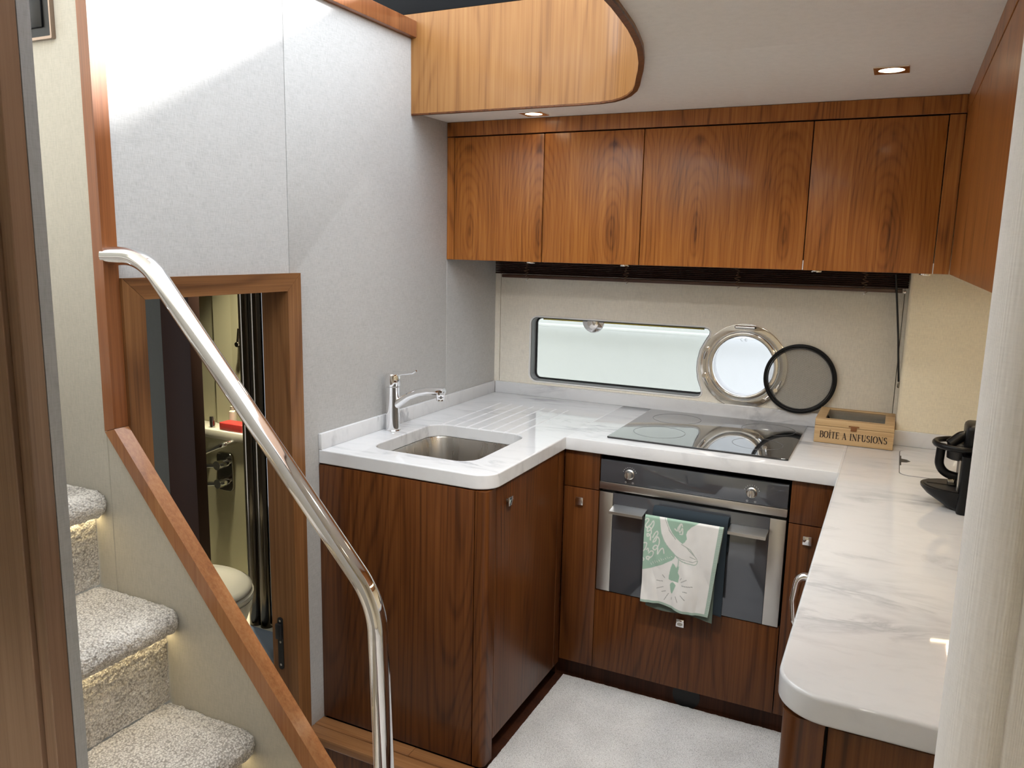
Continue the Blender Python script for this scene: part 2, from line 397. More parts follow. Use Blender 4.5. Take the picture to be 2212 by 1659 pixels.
# dark furniture base of the saloon above
single('saloon_base', B().box(-1.6, 1.2, -.046, .55, 2.282, 2.43, .004), 'dark_band', 'dark grey base above the light wooden stairwell panel', 'base')

# left wall: fabric panels with open joints
wl = sroot('wall_left', 'light grey woven fabric wall in tall panels left of the sink', (XL, -.3, 0))
def wl_panel(y0, y1, z0, z1): part('wall_panel', B().box(XL-.03, XL, y0+.0008, y1-.0008, z0, z1, .0015, 1), 'wall_fabric', wl)
wl_panel(-1.224, -.672, 1.430, 2.205)
part('wall_panel', plate([(-.6712, 2.205), (-.6712, 1.430), (-.648, 1.430), (-.648, -.12), (.1952, -.12), (.1952, 2.205)], [], 'x', XL-.03, XL, .001, 1), 'wall_fabric', wl)
wl_panel(.196, YB+.03, -.12, 1.98)
part('wall_core', plate([(-1.224, -.12), (-1.224, 2.2), (YB+.03, 2.2), (YB+.03, -.12), (-.675, -.12), (-.675, 1.40), (-1.19, 1.40), (-1.19, -.12)], [], 'x', XL-.09, XL-.031), 'shell_white', wl)
single('wall_cap_rail', B().box(XL-.05, XL+.022, -1.224, -.008, 2.205, 2.258, .003), 'post_wood', 'reddish wooden cap rail along the top of the grey fabric wall', 'rail')

# back wall with the two window holes
PC = (.335, 1.100); PR = .160
_arc = [(.154, 1.236), (.182, 1.236), (.197, 1.231), (.205, 1.221), (.203, 1.208), (.189, 1.183), (.172, 1.15), (.163, 1.109), (.162, 1.07), (.169, 1.032), (.181, 1.003), (.185, .987), (.182, .975), (.174, .967), (.157, .964)]
_win = (_arc + fillet([(.0, .964), (-.546, .964), (-.546, 1.236), (.0, 1.236)], [0, .030, .030, 0], 7)[1:-1])[::-1]
def win_outline(grow=0.0):
    P = [Vector(p) for p in _win]; n = len(P); out = []
    for i in range(n):
        t1 = (P[i]-P[i-1]).normalized(); t2 = (P[(i+1) % n]-P[i]).normalized(); t = (t1+t2).normalized()
        nn = Vector((t.y, -t.x)); out.append(tuple(P[i]+nn*grow))
    return out
if sum(a[0]*b[1]-b[0]*a[1] for a, b in zip(_win, _win[1:]+_win[:1])) < 0: _win = _win[::-1]
w_hole = win_outline(0.0)
wb = sroot('wall_back', 'beige fabric hull wall with the long window and the porthole', (.1, YB, 0))
part('wall_panel', plate([(-.690, -.1), (.8525, -.1), (.8525, 1.99), (-.690, 1.99)], [w_hole, circ(*PC, .140)], 'y', YB, YB+.03, .001, 1), 'back_fabric', wb)
part('wall_panel', B().box(.8545, .95, YB, YB+.03, -.1, 1.99), 'back_fabric', wb)
part('wall_panel', B().box(XL, -.692, YB, YB+.03, -.1, 1.99), 'back_fabric', wb)
part('wall_core', plate([(XL-.1, -.15), (1.65, -.15), (1.65, 2.2), (XL-.1, 2.2)], [win_outline(.002), circ(*PC, .142)], 'y', YB+.031, YB+.075), 'shell_white', wb)
# boxed-out frame at the right rear corner
struct('wall_rear_boxing', B().prism(fillet([(.866, .45), (1.62, .45), (1.62, YB-.001), (.866, YB-.001)], [.012, 0, 0, 0], 5), 'z', .9, ZC), 'right_fabric', 'beige fabric boxed-out wall beside the blind behind the coffee maker')
struct('wall_right', B().box(1.36, 1.42, -1.44, .45, -.1, ZC), 'right_fabric', 'beige fabric wall behind the right-hand worktop')
# bulkhead on the right with rounded end (bullnose) and crease
pl = sroot('wall_bulkhead', 'ribbed cream fabric bulkhead with a rounded end in the right foreground', (1.1, -1.5, 0))
bul = [(.966, -1.4405)]+[(.972-.05*math.sin(a), -1.4905+.05*math.cos(a)) for a in [math.pi*k/16 for k in range(1, 15)]]
bul = [(.972+.05*math.cos(a), -1.50+.058*math.sin(a)) for a in [math.pi*.5+math.pi*.98*k/20 for k in range(21)]]
bul += [(.985, -1.545), (.985, -1.442)]
part('bullnose', B().prism(bul, 'z', 0, ZC-.001), 'pillar_fabric', pl, 60)
part('wall_panel', B().prism(fillet([(.973, -1.5585), (1.62, -1.60), (1.62, -1.45), (.986, -1.45)], [.006, 0, 0, 0], 4), 'z', 0, ZC-.001), 'pillar_fabric', pl)
# stair side wall (full height left of the post) and the low sloping wall
YS0, YS1 = -1.261, -1.224
ws = sroot('wall_stair', 'cream fabric wall beside the carpeted stairs', (-1.0, YS0, 0))
part('wall_panel', B().box(-2.3, -.7425, YS0+.004, YS1, -.12, 2.35, .0015, 1), 'stair_fabric', ws)
sl = (.436-1.096)/(-.195+.744)
part('wall_panel', B().prism([(-.7405, -.12), (.235, -.12), (.235, -.02), (-.7405, 1.094)], 'y', YS0+.004, YS1-.002), 'stair_fabric', ws)
# post and sloping cap in red-brown wood
tp = sroot('trim_1', 'red-brown wooden post and sloping cap on the low stair wall', (-.72, -1.24, 0))
part('post', B().prism([(-.744, 1.094), (-.712, 1.104), (-.712, 2.35), (-.744, 2.35)], 'y', YS0, YS1), 'post_wood', tp)
dx = 1.02
wood('cap_wood', (.19, .070, .024), (.32, .128, .045), (.42, .20, .08), 'z', (3.3, 2.1, 8.2), K=7, sc=5, coat=.45)
part('cap', B().prism([(-.744, 1.093), (-.712, 1.103), (-.712+dx, 1.103-1.168*dx), (-.744+dx, 1.093-1.202*dx)], 'y', YS0, YS1), 'cap_wood', tp)

# door frame in the left wall
df_ = sroot('door_1', 'mitred walnut door frame of the bathroom doorway', (XL, -.93, -.12))
FX0, FX1 = XL-.085, XL+.012
part('door_jamb', B().prism([(-1.224, -.12), (-1.167, -.12), (-1.167, 1.387), (-1.2235, 1.4365)], 'x', FX0, FX1), 'frame_wood_z', df_)
jm = part('door_jamb', B().prism([(-.695, -.12), (-.640, -.12), (-.640, 1.4365), (-.695, 1.387)], 'x', FX0, FX1), 'frame_wood_z', df_)
part('door_header', B().prism([(-1.223, 1.437), (-.6405, 1.437), (-.6955, 1.3875), (-1.1665, 1.3875)], 'x', FX0, FX1), 'frame_wood_y', df_)
part('strike_plate', plate(rrect(XL-.062, XL-.042, .225, .395, .009), [], 'y', -.698, -.6945), 'black', jm, label='black lock plate')
part('latch_tongue', B().box(XL-.066, XL-.044, -.706, -.697, .325, .375, .003), 'black', jm)
for z in (.240, .315, .384): part('screw', B().cyl((XL-.052, -.6988, z), (XL-.052, -.6975, z), .004, seg=10), 'chrome', jm)

# floors
fl = sroot('floor', 'dark wooden floor under the galley', (0, 0, -.02))
part('floor_slab', B().box(XL, 1.62, -.566, YB, -.03, -.001), 'dark_wood', fl)
part('floor_slab', B().box(.0, 1.62, -3.3, -.567, -.03, -.001), 'dark_wood', fl)
part('floor_slab', B().box(-2.3, .0, -3.3, -1.262, -.03, -.001), 'dark_wood', fl)
struct('floor_passage', B().box(-2.75, -.002, -1.2235, -.664, -.16, -.12), 'pit_floor', 'pale lower floor of the passage to the bathroom')
# wooden step edge in front of the sink cabinet
st = sroot('trim_2', 'teak step edging in front of the sink cabinet', (-.3, -.62, -.12))
part('plank', B().box(XL+.001, -.3625, -.6125, -.5675, -.02, .009, .0015), 'plank_wood', st)
part('plank', B().box(-.3615, .10, -.6125, -.5675, -.02, .009, .0015), 'plank_wood', st)
part('plank', B().box(XL+.001, .10, -.665, -.6135, -.02, .009, .003), 'plank_wood', st)
part('riser_board', B().box(XL+.001, .10, -.655, -.640, -.12, -.0205), 'walnut_base', st)
# added shade slab over the stairs, and the cabin shell behind the camera
struct('stair_shade_slab', B().box(-3.2, -.56, -2.6, YS1, 2.75, 2.8), 'shell_white', 'unseen slab added above the stairs to shade the stair wall')  # added out of view to keep sky light off the stair wall
struct('wall_rear_cabin', B().box(-1.0, 1.62, -3.36, -3.3, -.03, ZC), 'right_fabric', 'fabric wall behind the viewer')
struct('wall_right_cabin', B().box(1.62, 1.68, -3.3, -1.45, -.03, ZC), 'right_fabric', 'fabric wall on the right behind the viewer')
struct('wall_left_cabin', B().box(-1.06, -1.0, -3.3, -1.96, -.03, ZC), 'right_fabric', 'fabric wall on the left behind the viewer')
# near wall end at the left edge of the picture
nw = sroot('wall_near_left', 'near wooden wall end with a grey fabric edge at the left of the picture', (-.3, -1.93, 0))
part('wall_edge', B().prism([(.053, -1.8995), (.053, -1.9128), (.021, -1.9128), (.021, -1.8995)], 'z', 0, 2.34), 'grey_fabric', nw)
part('edge_trim', B().box(.0348, .0528, -1.935, -1.9130, 0, 2.34, .001, 1), 'near_wood', nw)
part('wall_panel', B().box(-1.0, .0330, -1.94, -1.9135, 0, 1.96, .001, 1), 'near_wood', nw)
part('wall_core', B().box(-2.3, .0205, -1.9125, -1.8995, -.02, 2.34), 'stair_fabric', nw)

# ================================================================== STAIRS
sg = thing('staircase', 'carpeted stairs with glowing nosings climbing to the left', 'stairs', (-.6, -1.6, 0))
def fuzz(v, amp=.0026, s=190, s2=85):
    return amp*noise.noise(Vector((v[0]*s, v[1]*s, v[2]*s)))+amp*1.2*noise.noise(Vector((v[0]*s2, v[1]*s2, v[2]*s2)))
Y0, Y1 = -1.897, YS0+.003
for k in range(1, 7):
    zt = .240+.237*(k-1); xn = -.107-.214*(k-1); tk = .062
    prof = [(xn-.214-.055, zt), (xn-.03, zt)]
    prof = []
    n1 = 46 if k in (2, 3, 4) else 8
    for i in range(n1): prof.append((xn-.262+(.262-.034)*i/n1, zt))
    n2 = 18 if k in (2, 3, 4) else 6
    for i in range(n2+1):
        a = math.pi/2-math.pi*i/n2; prof.append((xn-.031+.031*math.cos(a), zt-.031+.031*math.sin(a)))
    prof += [(xn-.07, zt-tk), (xn-.262, zt-tk)]
    ny = 150 if k in (2, 3, 4) else 6
    b = B(); rings = []
    for j in range(ny+1):
        y = Y0+(Y1-Y0)*j/ny
        ring = []
        for (x, z) in prof:
            d = fuzz((x, y, z)) if k in (2, 3, 4) else 0
            edge = max(0, 1-(Y1-y)/.02)**2*.010
            ux, uz = (0, 1) if z > zt-1e-6 else ((x-(xn-.031))/.031, (z-(zt-.031))/.031)
            if z < zt-tk+1e-4: ux, uz = 0, -1
            ring.append((x+ux*d-(edge if x > xn-.03 else 0), y, z+uz*d-(edge*.5 if z > zt-.01 else 0)))
        rings.append(ring)
    b.ring_loft(rings); part('tread', b, 'stair_carpet', sg, 60)
    xr = xn-.052
    b = B()
    if k in (2, 3, 4):
        b.grid(lambda u, v: (xr+fuzz((xr, Y0+(Y1-Y0)*u, (zt-.237)+v*.19)), Y0+(Y1-Y0)*u, (zt-.240)+.004+v*.178), 150, 46)
        part('riser', b, 'stair_carpet', sg, 60)
    else:
        part('riser', B().box(xr-.01, xr, Y0, Y1, zt-.237, zt-tk), 'stair_carpet', sg)
    if k in (2, 3, 4): part('led_strip', B().box(xn-.050, xn-.038, Y0+.01, Y1-.001, zt-tk-.004, zt-tk), 'led_warm', sg, label='warm light strip under the nosing')
# handrail
rail = fillet([(-.722, -1.243, 1.486), (-.607, -1.243, 1.487), (-.016, -1.243, .840), (.007, -1.243, .25)], [0, .13, .17, 0], 16, False)
rail = [Vector(p) for p in rail]
hr = thing('handrail', 'polished steel handrail running down from the wooden stair post', 'handrail', (-.3, -1.243, .3))
dense = []
for a, c_ in zip(rail, rail[1:]):
    dense.append(a)
dense.append(rail[-1])
part('rail_tube', B().tube(dense, .0203, 32), 'chrome', hr, 60)
part('flange', B().lathe((.008, -1.243, .255), [(.026, 0), (.026, .004), (.019, .007)], 28), 'chrome', hr)
# switch panel on the stair wall
sw = thing('switch_panel', 'dark glass switch panel in a slim metal frame on the stair wall', 'switch', (-.88, YS0, 1.937))
part('frame', plate(rrect(-.945, -.818, 1.937, 2.11, .003), [rrect(-.940, -.8225, 1.9425, 2.105, .002)], 'y', YS0-.006, YS0+.004), 'bronze', sw)
part('plate', B().box(-.940, -.8225, YS0-.002, YS0+.004, 1.9425, 2.105), 'black_plastic', sw)
part('rocker', B().box(-.915, -.848, YS0-.006, YS0-.001, 1.962, 2.03, .002), 'black_plastic', sw)

# ================================================================== WORKTOP
wt = thing('worktop', 'white veined marble worktop running round the galley', 'worktop', (0, 0, ZS))
hole = rrect(-.604, -.240, -.463, -.068, .062, 8)
slab = plate(fillet([(-.7155, YB-.001), (-.7155, -.566), (-.121, -.566), (-.121, -.0205), (-.1238, -.0205), (-.1238, YB-.001)], [0, .004, .062, 0, 0, 0], 10), [hole], 'z', ZS, ZT, .004, 3)
left_slab = part('slab', slab, 'marble', wt, 30)
# drainer grooves cut in
cut = B()
for i in range(7):
    x = -.572+i*(.572-.279)/6
    cut.tube([(x, .394, .9062), (x, .386, .9046), (x, .36, .9038), (x, .05, .9030), (x, -.080, .9024)], [.0058, .0060, .0060, .0060, .0060], 20)
co = _finish('cutter', cut, 'white_gloss', Vector((0, 0, ZS)), 0); co.location = (0, 0, ZS)
md = left_slab.modifiers.new('cut', 'BOOLEAN'); md.object = co; md.operation = 'DIFFERENCE'; md.solver = 'EXACT'
bpy.context.view_layer.update(); dg = bpy.context.evaluated_depsgraph_get()
nm = bpy.data.meshes.new_from_object(left_slab.evaluated_get(dg)); left_slab.modifiers.clear(); left_slab.data = nm
bpy.data.objects.remove(co)
nm.materials.clear(); nm.materials.append(MATS['marble']); nm.shade_smooth(); nm.set_sharp_from_angle(angle=R_(11))
part('slab', plate([(-.1230, -.0205), (.7255, -.0205), (.7255, YB-.001), (-.1230, YB-.001)], [], 'z', ZS, ZT, .003, 2), 'marble', wt, 30)
part('slab', plate(fillet([(.7263, YB-.001), (.7263, -1.302), (1.359, -1.302), (1.359, YB-.001)], [0, .075, 0, 0], 12), [], 'z', ZS, ZT, .006, 4), 'marble', wt, 30)
part('joint_filler', B().box(.7205, .7335, -.0195, .436, ZS+.002, ZT-.0006), 'marble', wt)
part('joint_filler', B().box(-.1262, -.1206, -.0195, .59, ZS+.002, ZT-.0004), 'marble', wt)
part('backsplash', B().box(-.7155, -.703, -.566, .5905, ZT, .950, .002), 'marble', wt)
part('backsplash', B().box(-.703, .866, .5905, YB-.001, ZT, .950, .002), 'marble', wt)
part('backsplash', B().box(.855, 1.359, .437, .449, ZT, .950, .002), 'marble', wt)
part('backsplash', B().box(.855, .8655, .449, .5905, ZT, .950, .001), 'marble', wt)
# lid of the waste hole in the right-hand worktop
ld = thing('waste_lid', 'marble lid with a finger notch let into the right-hand worktop', 'lid', (1.0, .2, ZT))
part('lid_gap', plate(rrect(.884, 1.14, .045, .375, .03), [], 'z', ZT+.0001, ZT+.0006), 'ring_print', ld)
part('lid_plate', plate(fillet([(.8865, .0475), (1.1375, .0475), (1.1375, .3725), (.8865, .3725)], .028), [], 'z', ZT+.0002, ZT+.0012), 'marble', ld)
part('finger_notch', plate([(.8855, .16), (.8855, .285), (.890, .285), (.890, .245), (.905, .240), (.915, .2225), (.905, .205), (.890, .20), (.890, .16)], [], 'z', ZT+.0012, ZT+.0018), 'black', ld)

# sink
sk = thing('sink', 'brushed steel sink bowl under the marble', 'sink', (-.42, -.27, .69))
b = B(); rings = []
for (g, z, r) in ((.012, ZS-.001, .066), (.003, ZS-.001, .062), (.001, ZS-.006, .062), (-.006, .76, .062), (-.012, .71, .062), (-.020, .697, .056), (-.036, .690, .045), (-.06, .6885, .03)):
    rings.append([(u, v, z) for u, v in rrect(-.604-g, -.240+g, -.463-g, -.068+g, max(r, .01), 8)])
b.ring_loft(rings, False); b.bm.faces.new([v for v in b.bm.verts][-len(rings[0]):])
part('bowl', b, 'sink_steel', sk, 50)
part('drain', B().lathe((-.42, -.27, .689), [(.04, 0), (.04, .002), (.03, .003), (.028, .001), (.001, .001)], 32), 'chrome', sk)
# mixer tap
fx, fy = -.665, -.24
ta = thing('mixer_tap', 'chrome single-lever mixer tap beside the sink', 'tap', (fx, fy, ZT))
part('body', B().lathe((fx, fy, ZT), [(.026, 0), (.026, .003), (.0235, .006), (.0235, .150), (.0245, .152)], 32), 'chrome', ta)
hd = part('lever_cap', B().lathe((fx, fy, ZT), [(.0245, .154), (.0255, .156), (.0255, .190), (.023, .196), (.012, .198)], 32), 'chrome', ta)
part('lever', B().tube([(fx+.005, fy, ZT+.196), (fx+.04, fy-.004, ZT+.200), (fx+.085, fy-.008, ZT+.207), (fx+.100, fy-.010, ZT+.215)], [.011, .007, .005, .003], 12).xf(Matrix.Identity(4)), 'chrome', hd)
sp = part('spout', B().tube([(fx+.008, fy, ZT+.088), (fx+.03, fy, ZT+.103), (fx+.065, fy-.003, ZT+.126), (fx+.105, fy-.006, ZT+.143), (fx+.145, fy-.008, ZT+.152), (fx+.192, fy-.010, ZT+.155), (fx+.205, fy-.010, ZT+.1545)], [.016, .014, .0125, .0125, .013, .0145, .013], 20), 'chrome', ta, 60)
part('aerator', B().lathe((fx+.192, fy-.010, ZT+.124), [(.011, 0), (.0135, .002), (.0135, .012), (.0145, .014), (.0145, .032)], 24), 'chrome', sp)

# hob
hb = thing('hob', 'black glass induction hob set in the worktop', 'hob', (.29, .3, ZT))
part('glass_plate', plate(rrect(.002, .582, .036, .563, .006), [], 'z', ZT+.0003, ZT+.0062, .0015, 2), 'black_glass', hb)
for (cx, cy, r) in ((.138, .432, .088), (.466, .428, .092), (.466, .190, .080), (.140, .185, .088)):
    part('zone_ring', plate(circ(cx, cy, r, 64), [circ(cx, cy, r-.0016, 64)], 'z', ZT+.0062, ZT+.0066), 'ring_print', hb, 0)

# tea box with glass lid
bx = thing('tea_box', 'wooden tea box lettered BOÎTE A INFUSIONS with a glazed lid', 'box', (.744, .46, ZT))
X0, X1, Q0, Q1, Z0, Z1 = .624, .864, .345, .575, ZT+.0012, .981
zl = .958
part('front_board', B().box(X0, X1, Q0, Q0+.009, Z0, zl, .0012), 'box_pine', bx)
part('back_board', B().box(X0, X1, Q1-.009, Q1, Z0, zl, .0012), 'box_pine', bx)
part('side_board', B().box(X0, X0+.009, Q0+.009, Q1-.009, Z0, zl, .0008), 'box_pine', bx)
part('side_board', B().box(X1-.009, X1, Q0+.009, Q1-.009, Z0, zl, .0008), 'box_pine', bx)
part('bottom_board', B().box(X0+.009, X1-.009, Q0+.009, Q1-.009, Z0, Z0+.005), 'box_pine', bx)
for i in (1, 2): part('divider', B().box(X0+.08*i-.002, X0+.08*i+.002, Q0+.009, Q1-.009, Z0+.005, zl+.008), 'box_pine', bx)
part('divider', B().box(X0+.009, X1-.009, .458, .462, Z0+.005, zl+.008), 'box_pine', bx)
lid = part('lid_frame', plate(rrect(X0, X1, Q0, Q1, .002), [rrect(X0+.030, X1-.030, Q0+.026, Q1-.024, .001)], 'z', zl+.001, Z1, .0015, 2), 'box_pine', bx)
part('lid_pane', B().box(X0+.028, X1-.028, Q0+.024, Q1-.022, Z1-.006, Z1-.003), 'lid_glass', lid)
part('clasp', B().box(.735, .753, Q0-.003, Q0+.001, .950, .966, .001).box(.728, .760, Q0-.0025, Q0+.001, .9625, .9665, .001), 'rust_brass', lid)
# serif letters built from strokes
def stroke(b, pts, thick, thin, y, X, Z, s, fix=None, sz=1.0):
    P = [Vector((p[0], p[1])) for p in pts]; n = len(P); Lp, Rp = [], []
    for i in range(n):
        t = (P[min(i+1, n-1)]-P[max(i-1, 0)]).normalized(); w = fix if fix else thin+(thick-thin)*abs(t.y)**1.5
        nn = Vector((-t.y, t.x))*w/2; Lp.append(P[i]+nn); Rp.append(P[i]-nn)
    for i in range(n-1):
        q = [Lp[i], Lp[i+1], Rp[i+1], Rp[i]]
        b.poly([(X+v.x*s, y, Z+v.y*s*sz) for v in q])
def arc(cx, cy, rx, ry, a0, a1, n=14): return [(cx+rx*math.cos(R_(a0+(a1-a0)*k/n)), cy+ry*math.sin(R_(a0+(a1-a0)*k/n))) for k in range(n+1)]
def glyph(ch):
    T, t = .145, .05; o = []; V = lambda x, z0=0, z1=1, w=T: o.append(([(x, z0), (x, z1)], w)); H = lambda x0, x1, z, w=t: o.append(([(x0, z), (x1, z)], w))
    if ch in 'IÎ':
        V(.2); H(.04, .36, .025); H(.04, .36, .975); w = .4
        if ch == 'Î': o.append(([(.05, 1.10), (.2, 1.24)], .06)); o.append(([(.2, 1.24), (.35, 1.10)], .06))
    elif ch == 'B':
        V(.16); H(.02, .34, .025); H(.02, .38, .975); o.append((arc(.34, .75, .22, .225, 90, -90), None)); o.append((arc(.36, .265, .27, .24, 90, -90), None)); H(.16, .36, .515); w = .68
    elif ch == 'O': o.append((arc(.40, .5, .34, .48, 0, 360, 30), None)); w = .80
    elif ch == 'T':
        V(.34); H(.04, .64, .97); H(.2, .48, .025); V(.05, .78, .99, t); V(.63, .78, .99, t); w = .68
    elif ch == 'E':
        V(.16); H(.02, .58, .97); H(.02, .60, .03); H(.16, .44, .52); V(.57, .80, .99, t); V(.59, .01, .22, t); V(.44, .42, .62, t); w = .64
    elif ch == 'A':
        o.append(([(.08, .03), (.38, .98)], t)); o.append(([(.34, 1.0), (.66, .03)], T)); H(.2, .5, .33); H(0, .2, .025); H(.52, .78, .025); w = .78
    elif ch == 'N':
        V(.13, 0, .97, t); V(.70, 0, 1, t); o.append(([(.10, .97), (.70, .02)], T)); H(0, .2, .975); H(.56, .84, .975); H(0, .27, .025); w = .86
    elif ch == 'F':
        V(.16); H(.02, .56, .97); H(.02, .34, .025); H(.16, .44, .52); V(.55, .80, .99, t); V(.44, .42, .62, t); w = .60
    elif ch == 'U':
        o.append(([(.16, .98), (.16, .35)]+arc(.40, .32, .24, .30, 180, 360, 12)[1:-1]+[(.64, .35)], None)); V(.64, .3, .98, t); H(.02, .30, .975); H(.52, .76, .975); w = .80
    elif ch == 'S':
        o.append((arc(.30, .735, .20, .235, 30, 270, 12)[:-1]+arc(.30, .265, .22, .24, 90, -150, 14), None)); V(.49, .70, .95, t); V(.09, .06, .30, t); w = .58
    else: w = .38
    return o, w
b = B(); sc_ = .0174; X = 0; seq = []
for ch in 'BOÎTE A INFUSIONS':
    g, w = glyph(ch); seq.append((g, X)); X += w+.07
x_start = .744-X*sc_/2
for g, gx in seq:
    for pts, w in g: stroke(b, pts, .20, .065, Q0-.0004, x_start+gx*sc_, .9185, sc_, w*1.3 if w else None, 1.30)
part('lettering', b, 'letter_ink', bx, 0, label='dark brown serif lettering')['kind'] = 'stuff'

# coffee machine
cm = thing('coffee_maker', 'black capsule coffee maker half hidden by the bulkhead', 'coffee maker', (1.05, -.2, ZT))
cy = -.205
part('column', B().prism(fillet([(1.012, cy-.075), (1.30, cy-.075), (1.30, cy+.075), (1.012, cy+.075)], [.012, .03, .03, .012], 4), 'z', ZT+.001, 1.045), 'black_plastic', cm)
b = B(); rings = []
for z, xf_, hw in ((ZT+.001, .992, .045), (.912, .975, .055), (.93, .945, .064), (.945, .931, .070), (.952, .930, .070)):
    rings.append([(1.02, cy+hw, z)]+[(1.02-(1.02-xf_)*math.sin(math.pi*k/16), cy+hw*math.cos(math.pi*k/16), z) for k in range(1, 16)]+[(1.02, cy-hw, z)])
tray = part('drip_tray', b.ring_loft(rings), 'black_plastic', cm, 50)
part('tray_grille', B().prism([(1.012, cy+.06)]+[(1.012-.074*math.sin(math.pi*k/16), cy+.06*math.cos(math.pi*k/16)) for k in range(1, 16)]+[(1.012, cy-.06)], 'z', .952, .9535), 'black', tray)
part('grille_slot', B().box(.945, 1.012, cy-.0015, cy+.0015, .9535, .9545), 'gap_dark', tray)
part('brew_ring', B().tube([(1.010+.056*math.cos(a), cy+.062*math.sin(a), 1.060) for a in [2*math.pi*k/36 for k in range(36)]], .0075, 10, True), 'black_plastic', cm, 60)
part('brew_head', B().lathe((1.008, cy, 1.022), [(.020, 0), (.026, .003), (.028, .04), (.022, .045)], 28), 'black', cm)
part('lever_handle', B().tube(fillet([(.969, cy, 1.058), (.966, cy, .985), (1.02, cy, .975)], [0, .035, 0], 8, False), .0105, 14), 'black_plastic', cm, 60)
part('lever_arch', B().tube(fillet([(.985, cy-.02, 1.062), (1.01, cy-.01, 1.085), (1.05, cy, 1.085)], [0, .02, 0], 6, False), .013, 12), 'black_plastic', cm, 60)
part('head_cover', B().box(1.016, 1.14, cy-.05, cy+.05, 1.04, 1.118, .012, 3), 'black_plastic', cm)
part('side_trim', B().box(1.0085, 1.013, cy-.05, cy-.035, .945, 1.03, .001), 'steel', cm, label='grey metal trim')
part('spout', B().box(.990, 1.012, cy-.012, cy+.012, .956, .972, .002), 'dim_chrome', cm)

# ================================================================== BASE CABINETS
def square_knob(name_parent, c, ax, hollow=False):
    """polished square push knob; ax = outward axis sign"""
    x, y, z = c; h = .0135
    if ax == '-y': kb = B().box(x-h, x+h, y-.014, y-.008, z-h, z+h, .0022); stem = B().cyl((x, y, z), (x, y-.009, z), .007, seg=16)
    else: kb = B().box(x+.008, x+.014, y-h, y+h, z-h, z+h, .0022); stem = B().cyl((x, y, z), (x+.009, y, z), .007, seg=16)
    k = part('knob', kb, 'chrome', name_parent, label='square polished metal knob'); part('knob_stem', stem, 'dim_chrome', name_parent)
    if hollow: part('knob_inlay', plate([(x+.009*math.cos(a), z-.003+.0055*math.sin(a)) for a in [2*math.pi*q/20 for q in range(20)]], [], 'y', y-.0147, y-.0140), 'dim_chrome', name_parent)
sc = thing('sink_cabinet', 'walnut peninsula cabinet under the sink with a rounded corner post', 'cabinet', (-.42, -.27, 0))
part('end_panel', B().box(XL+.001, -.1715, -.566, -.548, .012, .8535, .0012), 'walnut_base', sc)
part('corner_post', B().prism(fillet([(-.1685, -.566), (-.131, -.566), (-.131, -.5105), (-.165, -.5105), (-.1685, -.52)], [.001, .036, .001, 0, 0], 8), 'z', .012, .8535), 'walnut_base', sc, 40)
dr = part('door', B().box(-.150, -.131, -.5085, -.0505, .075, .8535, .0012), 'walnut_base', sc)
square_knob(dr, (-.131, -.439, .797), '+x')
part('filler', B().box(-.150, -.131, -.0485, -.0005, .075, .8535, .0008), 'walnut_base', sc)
part('carcass', B().box(XL+.002, -.152, -.547, -.0005, .075, .685), 'gap_dark', sc)
part('plinth', B().box(-.205, -.190, -.547, .05, .0, .0745), 'dark_wood', sc)
oc = thing('oven_cabinet', 'walnut cabinet run around the built-in oven', 'cabinet', (.3, .2, 0))
for q in ((-.13, -.006, .021, .58, .09, .8565), (.603, .726, .021, .58, .09, .8565), (-.0055, .6025, .40, .58, .371, .8565), (-.0055, .6025, .021, .58, .09, .37)): part('carcass', B().box(*q), 'gap_dark', oc)
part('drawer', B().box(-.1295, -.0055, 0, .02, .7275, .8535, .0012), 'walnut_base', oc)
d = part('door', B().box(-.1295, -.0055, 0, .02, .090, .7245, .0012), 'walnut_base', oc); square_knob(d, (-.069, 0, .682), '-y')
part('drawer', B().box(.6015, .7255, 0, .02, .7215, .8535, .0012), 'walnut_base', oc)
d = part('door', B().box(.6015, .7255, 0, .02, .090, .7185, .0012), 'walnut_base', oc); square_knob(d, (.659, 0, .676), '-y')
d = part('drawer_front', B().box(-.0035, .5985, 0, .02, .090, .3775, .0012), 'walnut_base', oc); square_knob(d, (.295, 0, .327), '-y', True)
part('plinth', B().box(-.19, .78, .050, .065, 0, .09), 'dark_wood', oc)
part('vent_grille', plate(circ(.317, .045, .046, 40), [], 'y', .046, .0495), 'black', oc, label='round black vent')
rc = thing('right_cabinet', 'walnut base cabinet under the right-hand worktop with a dark rounded corner post', 'cabinet', (1.0, -.6, 0))
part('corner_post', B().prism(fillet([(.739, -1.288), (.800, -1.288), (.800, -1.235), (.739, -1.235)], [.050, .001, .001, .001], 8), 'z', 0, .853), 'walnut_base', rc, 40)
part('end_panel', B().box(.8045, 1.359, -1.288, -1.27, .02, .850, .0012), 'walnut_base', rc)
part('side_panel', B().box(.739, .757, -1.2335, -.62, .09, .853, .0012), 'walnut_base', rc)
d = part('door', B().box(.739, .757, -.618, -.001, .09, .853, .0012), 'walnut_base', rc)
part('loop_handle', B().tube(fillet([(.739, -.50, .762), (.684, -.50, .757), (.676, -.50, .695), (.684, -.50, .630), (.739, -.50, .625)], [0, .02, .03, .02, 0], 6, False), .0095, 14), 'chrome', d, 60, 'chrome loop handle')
part('carcass', B().box(.76, 1.358, -1.265, -.001, .09, .856), 'gap_dark', rc)
part('plinth', B().box(.785, .80, -1.23, .049, 0, .0895), 'dark_wood', rc)

